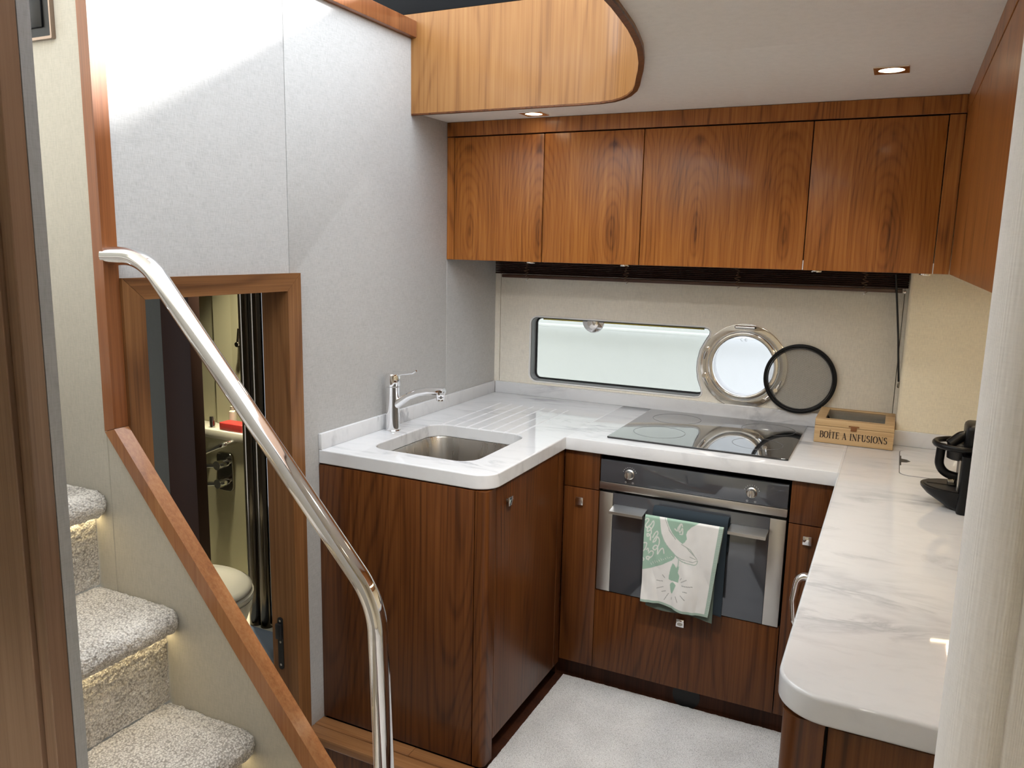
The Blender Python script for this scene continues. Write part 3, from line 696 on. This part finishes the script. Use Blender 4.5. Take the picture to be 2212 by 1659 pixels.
# oven
ov = thing('oven', 'built-in black glass oven with steel trims', 'oven', (.2975, .2, .38))
OY = -.004
part('housing', B().box(.004, .591, .012, .395, .384, .834), 'black', ov)
cp = part('control_panel', B().box(0, .595, OY, .012, .7625, .837, .0015), 'oven_glass', ov)
part('steel_strip', B().box(-.001, .596, OY-.003, .012, .7365, .7615, .0015), 'steel', ov)
od = part('door', B().box(.048, .547, OY, .012, .381, .7265, .001), 'oven_glass', ov)
for a, c_ in ((0, .0472), (.5478, .595)): part('door_trim', B().box(a, c_, OY-.001, .012, .381, .7265, .001), 'steel', od)
for kx in (.100, .488):
    k = part('knob', B().lathe((kx, OY, .798), [(.0165, 0), (.0165, -.004), (.0135, -.006), (.0125, -.018), (.011, -.020)], 28, 'y'), 'steel', cp)
    part('knob_grip', B().box(kx-.003, kx+.003, OY-.024, OY-.018, .788, .810, .001), 'chrome', k)
    b = B()
    for i in range(9):
        a = R_(20+i*17.5); b.box(kx+.023*math.cos(a)-.0009, kx+.023*math.cos(a)+.0009, OY-.0006, OY+.0002, .798+.023*math.sin(a)-.0009, .798+.023*math.sin(a)+.0009)
    for dxx in (-.012, .012):
        b.ring_loft([[(kx+dxx+.003*math.cos(q), OY-.0006, .770+.003*math.sin(q)) for q in [2*math.pi*j/10 for j in range(10)]], [(kx+dxx+.002*math.cos(q), OY-.0006, .770+.002*math.sin(q)) for q in [2*math.pi*j/10 for j in range(10)]]], False)
    part('knob_marks', b, 'white_print', cp, 0)['kind'] = 'stuff'
hn = part('handle', B().box(.160, .440, -.043, -.031, .676, .684, .002), 'black_plastic', od)
for a, c_ in ((.054, .166), (.434, .546)):
    part('handle_wing', B().prism([(-.064, .674), (-.064, .683), (-.020, .690), (-.006, .690), (-.006, .684), (-.020, .682)], 'x', a, c_), 'steel', hn)

# towels over the oven handle
def drape(x0, x1, zb, zf, ytop, off, rip, seed, zt=.688, skew=0.0, nu=90, nv=110):
    """cloth hanging over the bar: back hem zb .. over bar .. front hem zf"""
    rb = .010+off; lf = zt-zf; lb = zt-zb; arcl = math.pi*rb; tot = lb+arcl+lf
    def fn(u, v):
        s = v*tot; x = x0+(x1-x0)*u
        if s < lb: y, z = ytop+rb, zb+s
        elif s < lb+arcl: a = (s-lb)/rb; y, z = ytop+rb*math.cos(a), zt+rb*math.sin(a)
        else: y, z = ytop-rb, zt-(s-lb-arcl)
        h = max(0, zt-z)/max(lf, .01)
        wob = rip*(noise.noise(Vector((x*14+seed, z*5, seed)))+.35*noise.noise(Vector((x*38+seed, z*16+x*20, seed))))*(.2+h)
        x += skew*h*u + .003*noise.noise(Vector((seed, z*9, u*3)))*h
        z2 = z-(.018*u-.004+.004*math.sin(u*9+seed))*h
        if y > ytop: return (x, min(y, -.010) if off > 0 else y-.003*h, z2)
        return (x, min(y+wob, y+.002)-.006*h, z2)
    return B().grid(fn, nu, nv), tot, lb, arcl
def solid(o, t):
    m_ = o.modifiers.new('thick', 'SOLIDIFY'); m_.thickness = t; m_.offset = 0
g, *_ = drape(.196, .4325, .60, .412, -.033, .010, .004, 3.1, zt=.697)
nt_ = single('navy_towel', g, 'navy_cloth', 'dark navy towel hanging over the oven handle behind the printed one', 'towel', smooth=80); solid(nt_, .002)
# printed tea towel in front: colours worked out per vertex from the print's outlines
def inpoly(X_, Y_, P):
    r = np.zeros(X_.shape, bool); n = len(P); j = n-1
    for i in range(n):
        xi, yi = P[i]; xj, yj = P[j]
        with np.errstate(divide='ignore', invalid='ignore'):
            c_ = ((yi > Y_) != (yj > Y_)) & (X_ < (xj-xi)*(Y_-yi)/(yj-yi+1e-12)+xi)
        r ^= c_; j = i
    return r
def nearline(X_, Y_, P, w):
    r = np.zeros(X_.shape, bool)
    for (ax, ay), (bx_, by_) in zip(P, P[1:]):
        d_x, d_y = bx_-ax, by_-ay; t = np.clip(((X_-ax)*d_x+(Y_-ay)*d_y)/(d_x*d_x+d_y*d_y+1e-9), 0, 1)
        r |= (X_-ax-t*d_x)**2+(Y_-ay-t*d_y)**2 < w*w
    return r
def spline(P, n=8):
    out = []
    for i in range(len(P)-1):
        p0, p1, p2, p3 = P[max(i-1, 0)], P[i], P[i+1], P[min(i+2, len(P)-1)]
        for k in range(n):
            t = k/n; out.append(tuple(.5*(2*b_+(c_-a)*t+(2*a-5*b_+4*c_-d_)*t*t+(3*b_-a-3*c_+d_)*t**3) for a, b_, c_, d_ in zip(p0, p1, p2, p3)))
    out.append(P[-1]); return out
NU, NV = 230, 330
tw_g, tot, lb, arcl = drape(.179, .424, .58, .408, -.0685, -.0045, .013, 8.4, zt=.6885, skew=-.03, nu=NU, nv=NV)
uu, vv = np.meshgrid(np.arange(NU+1)/NU, np.arange(NV+1)/NV, indexing='ij')
lf0 = lb+arcl*.5
fv = (vv*tot-lf0)/(tot-lf0)                           # 0 at the fold, 1 at the front hem
PX = 185+uu*(955-125*fv); PY = (285+.162*(PX-185))+fv*(975+.098*(PX-185))
col = np.zeros((NU+1, NV+1, 3)); white = np.array((.67, .665, .655)); green = np.array((.285, .43, .345)); grey = np.array((.30, .31, .30))
col[:] = white
G1 = [(150, 230), (860, 340), (850, 395), (760, 440), (715, 480), (700, 520), (712, 570), (690, 605), (670, 620), (610, 700), (570, 790), (545, 815), (430, 868), (300, 895), (150, 902)]
sleeve = spline([(335, 250), (440, 260), (450, 330), (490, 430), (560, 540), (670, 630), (760, 680), (825, 750), (852, 815), (832, 858), (760, 850), (650, 815), (560, 735), (470, 640), (412, 540), (385, 430), (372, 350), (335, 250)], 5)
col[inpoly(PX, PY, G1)] = green
for sq in ([(190, 345), (215, 330), (235, 350), (200, 400), (215, 430), (260, 400), (290, 360), (300, 395), (270, 450), (225, 475), (230, 430), (262, 440), (272, 500), (232, 530), (225, 500), (262, 520), (268, 575)],
           [(295, 545), (318, 500), (345, 480), (355, 510), (320, 560), (300, 600), (330, 590), (350, 545), (378, 580), (372, 640), (335, 690), (305, 670), (330, 640), (362, 660), (365, 740), (400, 690), (430, 680), (445, 735)],
           [(190, 600), (225, 605), (215, 660), (190, 690)], [(225, 680), (245, 665), (250, 700)], [(255, 720), (285, 700), (312, 715), (300, 760), (240, 790), (232, 760), (268, 770), (255, 800)], [(186, 770), (200, 785), (192, 802)],
           [(560, 455), (590, 480), (600, 440), (630, 400), (610, 470), (625, 495), (650, 450), (655, 515), (625, 515)], [(640, 400), (650, 430)]):
    col[nearline(PX, PY, spline(sq, 6), 7)] = (.60, .62, .59)
for i in range(11):
    x = 285+i*25; col[nearline(PX, PY, [(x, 838-i*6-(i % 3)*6), (x+12, 858-i*8)], 3.5)] = (.55, .58, .55)
col[inpoly(PX, PY, sleeve)] = white*1.0
tip = inpoly(PX, PY, [(670, 640), (770, 690), (850, 790), (850, 860), (760, 840), (690, 780)]) & inpoly(PX, PY, sleeve)
for ln in ([(430, 330), (500, 480), (575, 575)], [(490, 470), (545, 540)], [(575, 755), (660, 800), (800, 830), (845, 815)], [(650, 630), (760, 690), (845, 800)], [(700, 655), (800, 745)], [(760, 770), (830, 800)], [(735, 690), (825, 775)]):
    col[nearline(PX, PY, ln, 4)] = (.36, .40, .37)
col[nearline(PX, PY, sleeve[40:72], 5)] = (.33, .42, .37)
candle = [(555, 845), (580, 865), (600, 900), (612, 870), (635, 880), (622, 950), (642, 985), (632, 1062), (590, 1050), (545, 1045), (515, 1030), (522, 960), (535, 900)]
col[inpoly(PX, PY, candle)] = green
col[nearline(PX, PY, [(625, 800), (622, 880)], 8)] = (.42, .50, .45)
col[inpoly(PX, PY, spline([(565, 1060), (600, 1085), (596, 1120), (560, 1192), (538, 1120), (540, 1080), (565, 1060)], 5))] = green
for ln in ([(440, 985), (470, 1018)], [(372, 1045), (445, 1058)], [(380, 1138), (458, 1122)], [(442, 1178), (488, 1168)], [(522, 1195), (475, 1270)], [(562, 1235), (562, 1258)], [(610, 1215), (638, 1275)], [(672, 1200), (730, 1245)], [(700, 1155), (752, 1162)], [(682, 1092), (815, 1102)], [(668, 1055), (735, 1022)], [(655, 1030), (672, 1008)]):
    col[nearline(PX, PY, ln, 4)] = grey
hem = (uu > .945) | (fv > .972)
col[hem] = (.30, .40, .345)
st_ = ((np.floor(vv*150) % 2) == 0) & (uu > .95) & (fv < .972); col[st_] = (.36, .45, .40)
col[fv < -.03] = (.20, .26, .22)
nz = np.array([[noise.noise(Vector((i*.05, j*.05, 3))) for j in range(NV+1)] for i in range(NU+1)])
col *= (1+.05*nz)[..., None]
tow = single('tea_towel', tw_g, 'towel_print', 'white tea towel with a sage green print hanging from the oven handle', 'towel', smooth=80)
ca = tow.data.color_attributes.new('print', 'FLOAT_COLOR', 'POINT')
ca.data.foreach_set('color', np.concatenate([col, np.ones((NU+1, NV+1, 1))], 2).reshape(-1).astype(np.float32))
solid(tow, .0022)
part('under_fold', B().grid(lambda u, v: (.192+.214*u, -.0622-.004*v, .56-.012*u-(.170+.004*math.sin(u*7))*v), 12, 12), 'green_cloth', tow, 60, 'dark green folded layer underneath')
tag_ = part('care_tag', B().box(.352, .366, -.052, -.0505, .378, .400), 'cord', tow)

# ================================================================== UPPER CABINETS
YU = .193; ZU0, ZUG = 1.4707, 1.9150
ub = [(-.6825, -.3245), (-.3215, .0345), (.0375, .5585), (.5615, .9165)]
labs = ['walnut wall cabinet next to the grey left wall', 'walnut wall cabinet second from the left wall', 'widest walnut wall cabinet above the window', 'walnut wall cabinet above the tea box in the right corner']
for i, (a, c_) in enumerate(ub):
    u = thing('wall_cabinet', labs[i], 'cabinet', ((a+c_)/2, .4, ZU0), 'wall cabinets over the window')
    part('carcass', B().box(a-.0014, c_+.0014, YU+.021, YB-.002, ZU0+.006, ZUG), 'walnut', u)
    part('gap_lining', B().box(a-.0013, a-.0002, YU+.010, YU+.021, ZU0+.008, ZUG), 'gap_dark', u)
    part('gap_lining', B().box(c_+.0002, c_+.0013, YU+.010, YU+.021, ZU0+.008, ZUG), 'gap_dark', u)
    dd = part('door', B().box(a, c_, YU, YU+.020, ZU0, ZUG-.002, .0012), 'walnut_door', u)
    pxs = (-.372, -.018, .600, .90)[i]
    part('finger_pull', B().lathe((pxs, YU+.016, ZU0-.0055), [(.014, 0), (.016, .002), (.016, .005)], 20), 'chrome_warm', dd)
    if i > 1: part('door_pin', B().box(c_+.0003, c_+.0028, YU+.002, YU+.008, ZU0+.001, ZU0+.030), 'white_gloss', u)
tr3 = sroot('trim_3', 'walnut cornice and filler strips framing the wall cabinets', (.1, YU, ZU0))
part('cornice', B().box(XL+.001, .9605, YU-.001, YU+.02, 1.9175, ZC-.001, .001, 1), 'walnut', tr3)
part('cornice_back', B().box(XL+.002, .9605, YU+.021, YB-.002, 1.918, ZC-.001), 'gap_dark', tr3)
part('filler', B().box(XL+.001, -.6852, YU, YU+.02, ZU0, 1.9145, .001, 1), 'walnut', tr3)
part('filler', B().box(.9192, .9598, YU, YU+.02, ZU0, 1.9145, .001, 1), 'walnut', tr3)
ru = thing('right_wall_cabinet', 'walnut wall cabinet along the right side above the coffee maker', 'cabinet', (1.1, -.5, ZU0))
part('cornice', B().box(.960, .980, -1.43, YU-.002, 1.915, ZC-.001, .001, 1), 'walnut', ru)
part('door', B().box(.961, .980, -.2705, YU-.002, ZU0, 1.913, .001, 1), 'walnut_door', ru)
part('door', B().box(.961, .980, -1.43, -.2735, ZU0, 1.913, .001, 1), 'walnut_door', ru)
part('carcass', B().box(.981, 1.359, -1.43, .449, ZU0+.008, ZC-.002), 'walnut', ru)
ls = thing('under_cabinet_light', 'thin warm light strip under the right-hand wall cabinets', 'light strip', (1.04, -.4, ZU0))
part('strip', B().box(1.034, 1.044, -1.40, .205, ZU0+.001, ZU0+.0075), 'led_strip', ls)
part('strip', B().box(.985, 1.0335, .197, .205, ZU0+.001, ZU0+.0075), 'led_strip', ls)
area('strip_light', (1.04, -.6, ZU0-.004), 1.5, 1.05, (1, .86, .64), (0, 0, -1), .02, ls).rotation_euler = (0, 0, R_(90))


# ================================================================== WINDOWS
w1 = sroot('window_1', 'long window with a tinted pane and rounded corners above the worktop', (-.15, YB, .97))
part('window_rim', plate(win_outline(.005), [win_outline(-.001)], 'y', YB-.003, YB+.004, .0015, 2), 'white_gloss', w1)
part('window_reveal', plate(win_outline(.001), [win_outline(-.004)], 'y', YB+.004, YB+.046), 'grey_frame', w1)
part('gasket', plate(win_outline(.001), [win_outline(-.010)], 'y', YB+.046, YB+.054), 'black', w1)
part('top_liner', B().box(-.51, .17, YB+.0465, YB+.052, 1.2215, 1.2300), 'yellow_liner', w1, label='thin yellow strip along the top edge')
part('pane', plate(win_outline(.0), [], 'y', YB+.055, YB+.059), 'window_glass', w1)
part('round_catch', plate(circ(-.283, 1.228, .047, 32, math.pi, 2*math.pi)+[(-.236, 1.228)], [], 'y', YB+.038, YB+.050, .003, 2), 'chrome', w1, label='half-round metal catch at the top')
part('catch_dome', B().lathe((-.283, YB+.037, 1.222), [(.027, .003), (.024, -.003), (.014, -.007), (.002, -.008)], 24, 'y'), 'chrome_warm', w1)
w2 = sroot('window_2', 'round polished porthole right of the long window', (PC[0], YB, .95))
def pring(r0, r1, y0, y1, nm, mt, par, bev=.002): return part(nm, plate(circ(*PC, r1, 72), [circ(*PC, r0, 72)], 'y', y0, y1, bev, 3), mt, par, 40)
pring(.131, PR, YB-.010, YB+.010, 'outer_ring', 'chrome_warm', w2)
inn = pring(.112, .1285, YB-.020, YB+.004, 'inner_ring', 'chrome_warm', w2, .004)
part('sleeve', plate(circ(*PC, .139, 64), [circ(*PC, .122, 64)], 'y', YB+.0105, YB+.10), 'white_gloss', w2, 40)
part('pane', plate(circ(*PC, .113, 64), [], 'y', YB-.004, YB+.002), 'port_glass', w2)
hi_ = part('hinge', B().cyl((PC[0]-.035, YB-.017, PC[1]+.146), (PC[0]+.035, YB-.017, PC[1]+.146), .0075, seg=16), 'chrome_warm', w2, 60)
part('hinge_pin', B().cyl((PC[0]-.038, YB-.017, PC[1]+.146), (PC[0]+.038, YB-.017, PC[1]+.146), .004, seg=12), 'black', hi_)
for a in (165, 205, -25, -48):
    ca_, sa_ = math.cos(R_(a)), math.sin(R_(a)); q = (PC[0]+.146*ca_, YB-.014, PC[1]+.146*sa_)
    dg_ = part('dog', B().tube([(q[0]-sa_*.022, q[1], q[2]+ca_*.022), q, (q[0]+sa_*.018, q[1]-.003, q[2]-ca_*.018)], [.004, .007, .005], 10), 'chrome', w2, 60)
    part('dog_nut', B().lathe((q[0]+sa_*.018, q[1]-.012, q[2]-ca_*.018), [(.0075, 0), (.008, .008), (.006, .016)], 16, 'y'), 'chrome_warm', dg_)
b = B()
for cx_ in (.325, .340):
    A = arc(cx_, 1.199, .0055, .0055, 60, 300, 10)
    stroke(b, [((p[0]-cx_)/.01, (p[1]-1.199)/.01) for p in A], .12, .12, YB-.0046, cx_, 1.199, .01, .12)
stroke(b, [(-.5, 0), (.35, 0)], .1, .1, YB-.0046, .340, 1.199, .01, .12)
part('pane_mark', b, 'ring_print', w2, 0)
# round insect screen leaning by the porthole
SCX, SCZ, RS = .540, 1.0715, .1265
fs = thing('insect_screen', 'round black insect screen leaning on the splashback beside the porthole', 'screen', (SCX, .60, .95))
Mt = Matrix.Translation((SCX, .5935, .9445)) @ Matrix.Rotation(R_(-1.5), 4, 'X') @ Matrix.Translation((-SCX, -.5935, -.9445))
def scr(b): return b.xf(Mt)
part('screen_rim', scr(plate(circ(SCX, SCZ, RS, 72), [circ(SCX, SCZ, RS-.012, 72)], 'y', .576, .588, .003, 3)), 'black_plastic', fs, 40)
part('inner_lip', scr(plate(circ(SCX, SCZ, RS-.0125, 72), [circ(SCX, SCZ, RS-.017, 72)], 'y', .580, .587, .001, 2)), 'black', fs, 40)
part('mesh', scr(B().poly([(x, .5835, z) for x, z in circ(SCX, SCZ, RS-.014, 64)])), 'mesh_screen', fs, 0)

# venetian blind drawn up under the wall cabinets
bl = thing('venetian_blind', 'dark wooden venetian blind pulled up above the window', 'blind', (.1, .55, 1.40))
zs_ = 1.4135
for i in range(10):
    part('slat', B().box(-.675, .8625, .520+.001*(i % 2), .570+.001*(i % 3), zs_, zs_+.0054, .0016, 1), 'blind_wood', bl); zs_ += .0070
part('head_rail', B().box(-.676, .8635, .524, .568, 1.484, 1.53), 'blind_wood', bl)
part('bottom_rail', B().box(-.645, .845, .520, .568, 1.398, 1.411, .002), 'blind_rail', bl)
for cx_ in (-.530, -.111, .3075, .7275):
    pts = [(cx_, .517, 1.480)]
    for k in range(14): pts.append((cx_+(.009 if k % 2 else -.006)+.004*math.sin(k*2.1), .513-.002*(k % 3), 1.472-k*.0056))
    pts.append((cx_+.001, .516, 1.393))
    part('ladder_cord', B().tube(spline(pts, 3), .0011, 6), 'cord', bl, 60)
    part('cord_tip', B().lathe((cx_+.001, .516, 1.388), [(.0022, 0), (.0028, .002), (.0022, .006)], 10), 'white_gloss', bl)
wd = part('tilt_wand', B().tube([(.821, .512, 1.46), (.846, .520, 1.26), (.862, .530, 1.10)], .0032, 8), 'black', bl, 60, 'thin black tilt cord')
part('wand_tassel', B().lathe((.8625, .5305, 1.078), [(.002, 0), (.0045, .004), (.0045, .012), (.002, .022)], 12), 'dim_chrome', wd)
part('end_bracket', B().box(.848, .858, .520, .535, 1.397, 1.405, .001), 'chrome', bl)

# downlights, then unseen fill lights added in the same form
def downlight(cx_, cy_, label, power, aim=(0, 0, -1)):
    t = thing('downlight', label, 'downlight', (cx_, cy_, ZC-.004), 'recessed ceiling downlights')
    part('bezel', plate(rrect(cx_-.040, cx_+.040, cy_-.040, cy_+.040, .002), [circ(cx_, cy_, .029, 32)], 'z', ZC-.004, ZC-.0002, .001, 1), 'chrome_warm', t)
    part('lens', B().lathe((cx_, cy_, ZC-.0030), [(.029, .0006), (.029, .0026)], 32), 'lamp_lens', t)
    a = area('lamp_light', (cx_, cy_, ZC-.006), .055, power, (1, .95, .87), aim, None, t, 90)
downlight(-.327, .106, 'square downlight in the soffit above the left wall cabinets', .7, (0, -1.1, -1))
downlight(.770, -.205, 'square downlight in the ceiling near the right wall cabinets', .8, (-.3, .2, -1))
downlight(.56, -1.16, 'unseen fill light added in the ceiling over the galley entrance', 4.6, (-.42, .60, -1))  # added out of view to brighten the floor and back wall
downlight(.80, -2.2, 'unseen fill light added in the ceiling above the viewer', 1.2)  # added out of view as fill for the foreground
downlight(.2, -2.75, 'unseen fill light added in the ceiling behind the viewer', 7)  # added behind the camera to brighten the near panel and rear wall

# galley carpet
b = B(); cx0, cx1, cy0, cy1 = -.128, .735, -1.21, .040
nx, ny = 170, 240
def cf(u, v):
    x = cx0+(cx1-cx0)*u; y = cy0+(cy1-cy0)*v
    if v > .40: z = .012+fuzz((x, y, 0), .0014, 240, 60)
    else: z = .012
    e = min(u, 1-u, v, 1-v)
    if e < 1e-6: z = .001
    return (x, y, z)
b.grid(cf, nx, ny)
single('galley_carpet', b, 'galley_carpet', 'pale grey loose-laid carpet on the galley floor', 'carpet', smooth=80)

single('passage_carpet', plate([(.26, -3.28), (1.6, -3.28), (1.6, -1.62), (.735, -1.62), (.735, -1.214), (.26, -1.214)], [], 'z', 0, .012, .003, 2), 'galley_carpet', 'pale grey carpet of the passage under the viewer', 'carpet')

# ================================================================== BATHROOM BEYOND THE DOORWAY
struct('wall_bath_rear', B().box(-2.75, XL-.10, .42, .46, -.12, 1.95), 'bath_wall', 'olive wall at the back of the shower')
struct('wall_bath_far', B().box(-2.80, -2.75, -1.22, .46, -.12, 1.95), 'bath_wall', 'olive far wall of the bathroom')
struct('ceiling_bath', B().box(-2.80, XL-.10, -1.22, .46, 1.95, 1.98), 'bath_wall', 'bathroom ceiling')
struct('floor_bath', B().box(-2.75, XL-.09, -.663, .42, -.16, -.115), 'bath_floor', 'cream bathroom floor')
struct('wall_bath_fabric', B().box(-2.74, -2.005, -.02, .02, -.115, 1.948), 'bath_fabric', 'dark grey fabric panel inside the bathroom')
struct('trim_4', B().box(-2.003, -1.835, -.03, .03, -.115, 1.948, .002), 'blind_wood', 'dark wooden upright beside the shower')
sw_ = sroot('wall_shower', 'olive shower wall with a ledge', (-2.0, .36, -.1))
part('lower_wall', B().box(-2.74, -1.45, .30, .41, -.115, .585), 'bath_wall', sw_)
part('ledge', B().box(-2.74, -1.45, .285, .415, .585, .628, .006), 'bath_white', sw_)
part('corner_panel', B().prism([(-2.15, .40), (-2.05, .415), (-2.06, .418), (-2.16, .418)], 'z', .63, 1.94), 'bath_wall', sw_)
cpn = thing('shower_post', 'tall dark chrome shower door profile in the doorway', 'post', (-1.5, .0, -.115))
part('profile', B().cyl((-1.545, 0, -.115), (-1.545, 0, 1.945), .030, seg=24), 'dark_chrome', cpn, 60)
part('profile', B().cyl((-1.487, .0, -.115), (-1.487, .0, 1.945), .028, seg=24), 'dark_chrome', cpn, 60)
single('bath_cabinet', B().box(-1.40, XL-.10, .045, .40, .02, 1.945, .003), 'dark_wood', 'dark wooden bathroom cabinet behind the doorway', 'cabinet')
struct('baseboard_bath', B().box(-1.40, XL-.10, .028, .40, -.115, .018, .003), 'bath_white', 'pale plinth under the dark bathroom cabinet')
single('glass_door', B().box(-1.455, -1.405, -.006, .006, -.10, 1.94), 'black_glass', 'dark glass edge of the shower door', 'door')
bxx = single('soap_box', plate(rrect(-2.04, -1.89, .30, .37, .012), [], 'z', .629, .665, .004, 2), 'red_plastic', 'red plastic box on the shower ledge', 'box')
single('white_bottle', B().lathe((-2.03, .385, .629), [(.018, 0), (.018, .075), (.010, .082), (.012, .10), (.004, .102)], 16), 'bath_white', 'small white bottle behind the red box', 'bottle')
single('chrome_cup', B().lathe((-2.10, .32, .629), [(.013, 0), (.013, .05), (.011, .055)], 16), 'chrome', 'small chrome cylinder on the shower ledge', 'cup')
mxr = thing('shower_mixer', 'chrome shower mixer plate with two levers', 'mixer', (-1.99, .29, .42))
part('plate', plate(rrect(-2.045, -1.945, .335, .525, .025), [], 'y', .283, .299, .003, 2), 'dim_chrome', mxr)
for z in (.475, .385):
    part('lever_hub', B().cyl((-1.985, .283, z), (-1.985, .225, z), .022, seg=20), 'chrome', mxr, 60)
    part('lever', B().tube([(-2.06, .235, z-.012), (-1.985, .235, z), (-1.945, .24, z+.008)], [.013, .011, .010], 12), 'chrome', mxr, 60)
single('grab_bar', B().tube(fillet([(-2.10, .295, .512), (-2.10, .245, .512), (-1.93, .215, .585), (-1.93, .295, .585)], [0, .02, .02, 0], 5, False), .012, 14), 'chrome', 'short chrome grab bar on the shower wall', 'bar', smooth=60)
pm = thing('bath_porthole', 'round porthole half hidden behind the shower post', 'porthole', (-1.75, .41, 1.0))
part('ring', plate(circ(-1.83, 1.02, .15, 48), [circ(-1.83, 1.02, .125, 48)], 'y', .40, .418, .003, 2), 'dim_chrome', pm)
part('pane', plate(circ(-1.83, 1.02, .125, 48), [], 'y', .412, .418), 'hull_line', pm)
part('dog', B().cyl((-1.985, .39, 1.04), (-1.985, .40, 1.11), .008, seg=12), 'dim_chrome', pm)
part('dog_nut', B().lathe((-1.985, .38, 1.035), [(.012, 0), (.014, .008), (.010, .02)], 14, 'y'), 'dim_chrome', pm)
tl = thing('toilet', 'cream toilet with closed lid seen through the doorway', 'toilet', (-1.40, -.47, -.115))
def ell(cx_, cy_, rx, ry, z, n=40): return [(cx_+rx*math.cos(2*math.pi*k/n), cy_+ry*math.sin(2*math.pi*k/n), z) for k in range(n)]
TX, TY = -1.38, -.47
part('bowl', B().ring_loft([ell(TX, TY, .13, .12, -.115), ell(TX, TY, .135, .125, -.05), ell(TX, TY, .17, .155, .10), ell(TX, TY, .215, .182, .21), ell(TX, TY, .218, .184, .235)]), 'toilet_white', tl, 60)
part('seat', B().ring_loft([ell(TX, TY, .214, .182, .238), ell(TX, TY, .220, .187, .242), ell(TX, TY, .220, .187, .258), ell(TX, TY, .212, .180, .262)]), 'toilet_white', tl, 60)
part('lid', B().ring_loft([ell(TX, TY, .206, .176, .265), ell(TX, TY, .214, .182, .269), ell(TX, TY, .214, .182, .278), ell(TX, TY, .198, .168, .288), ell(TX, TY, .13, .11, .292), ell(TX, TY, .02, .02, .293)]), 'toilet_white', tl, 60)
single('bath_mat', plate(rrect(-1.62, -1.18, -.235, -.05, .02), [], 'z', -.1148, -.100, .004, 2), 'mat_blue', 'blue-grey bath mat on the cream bathroom floor', 'mat')
bl_ = thing('bath_fill_lamp', 'unseen lamp added in the ceiling to light the bathroom', 'lamp', (-1.74, .13, 1.945))  # lamp and lens added out of view to lift the dim bathroom
part('lens', B().lathe((-1.74, .13, 1.9445), [(.04, 0), (.04, .004)], 24), 'lamp_lens', bl_)
area('bath_fill_light', (-1.74, .13, 1.93), .08, 8, (1, .93, .70), (0, 0, -1), None, bl_, 75)

# ================================================================== OUTSIDE
nb = thing('neighbour_hull', 'pale hull of the boat moored alongside seen through the windows', 'boat', (0, 2.2, -.6))
part('topsides', B().grid(lambda u, v: (-7+14*u, 2.0+.10*v+.25*(1-v)**2, -.8+4.0*v), 20, 12), 'hull_white', nb, 60)
part('rubbing_strake', B().box(-7, 7, 2.035, 2.085, 1.045, 1.062, .006), 'hull_line', nb)
struct('ground_water', B().box(-20, 20, .9, 20, -.95, -.9), 'water', 'harbour water outside the hull')
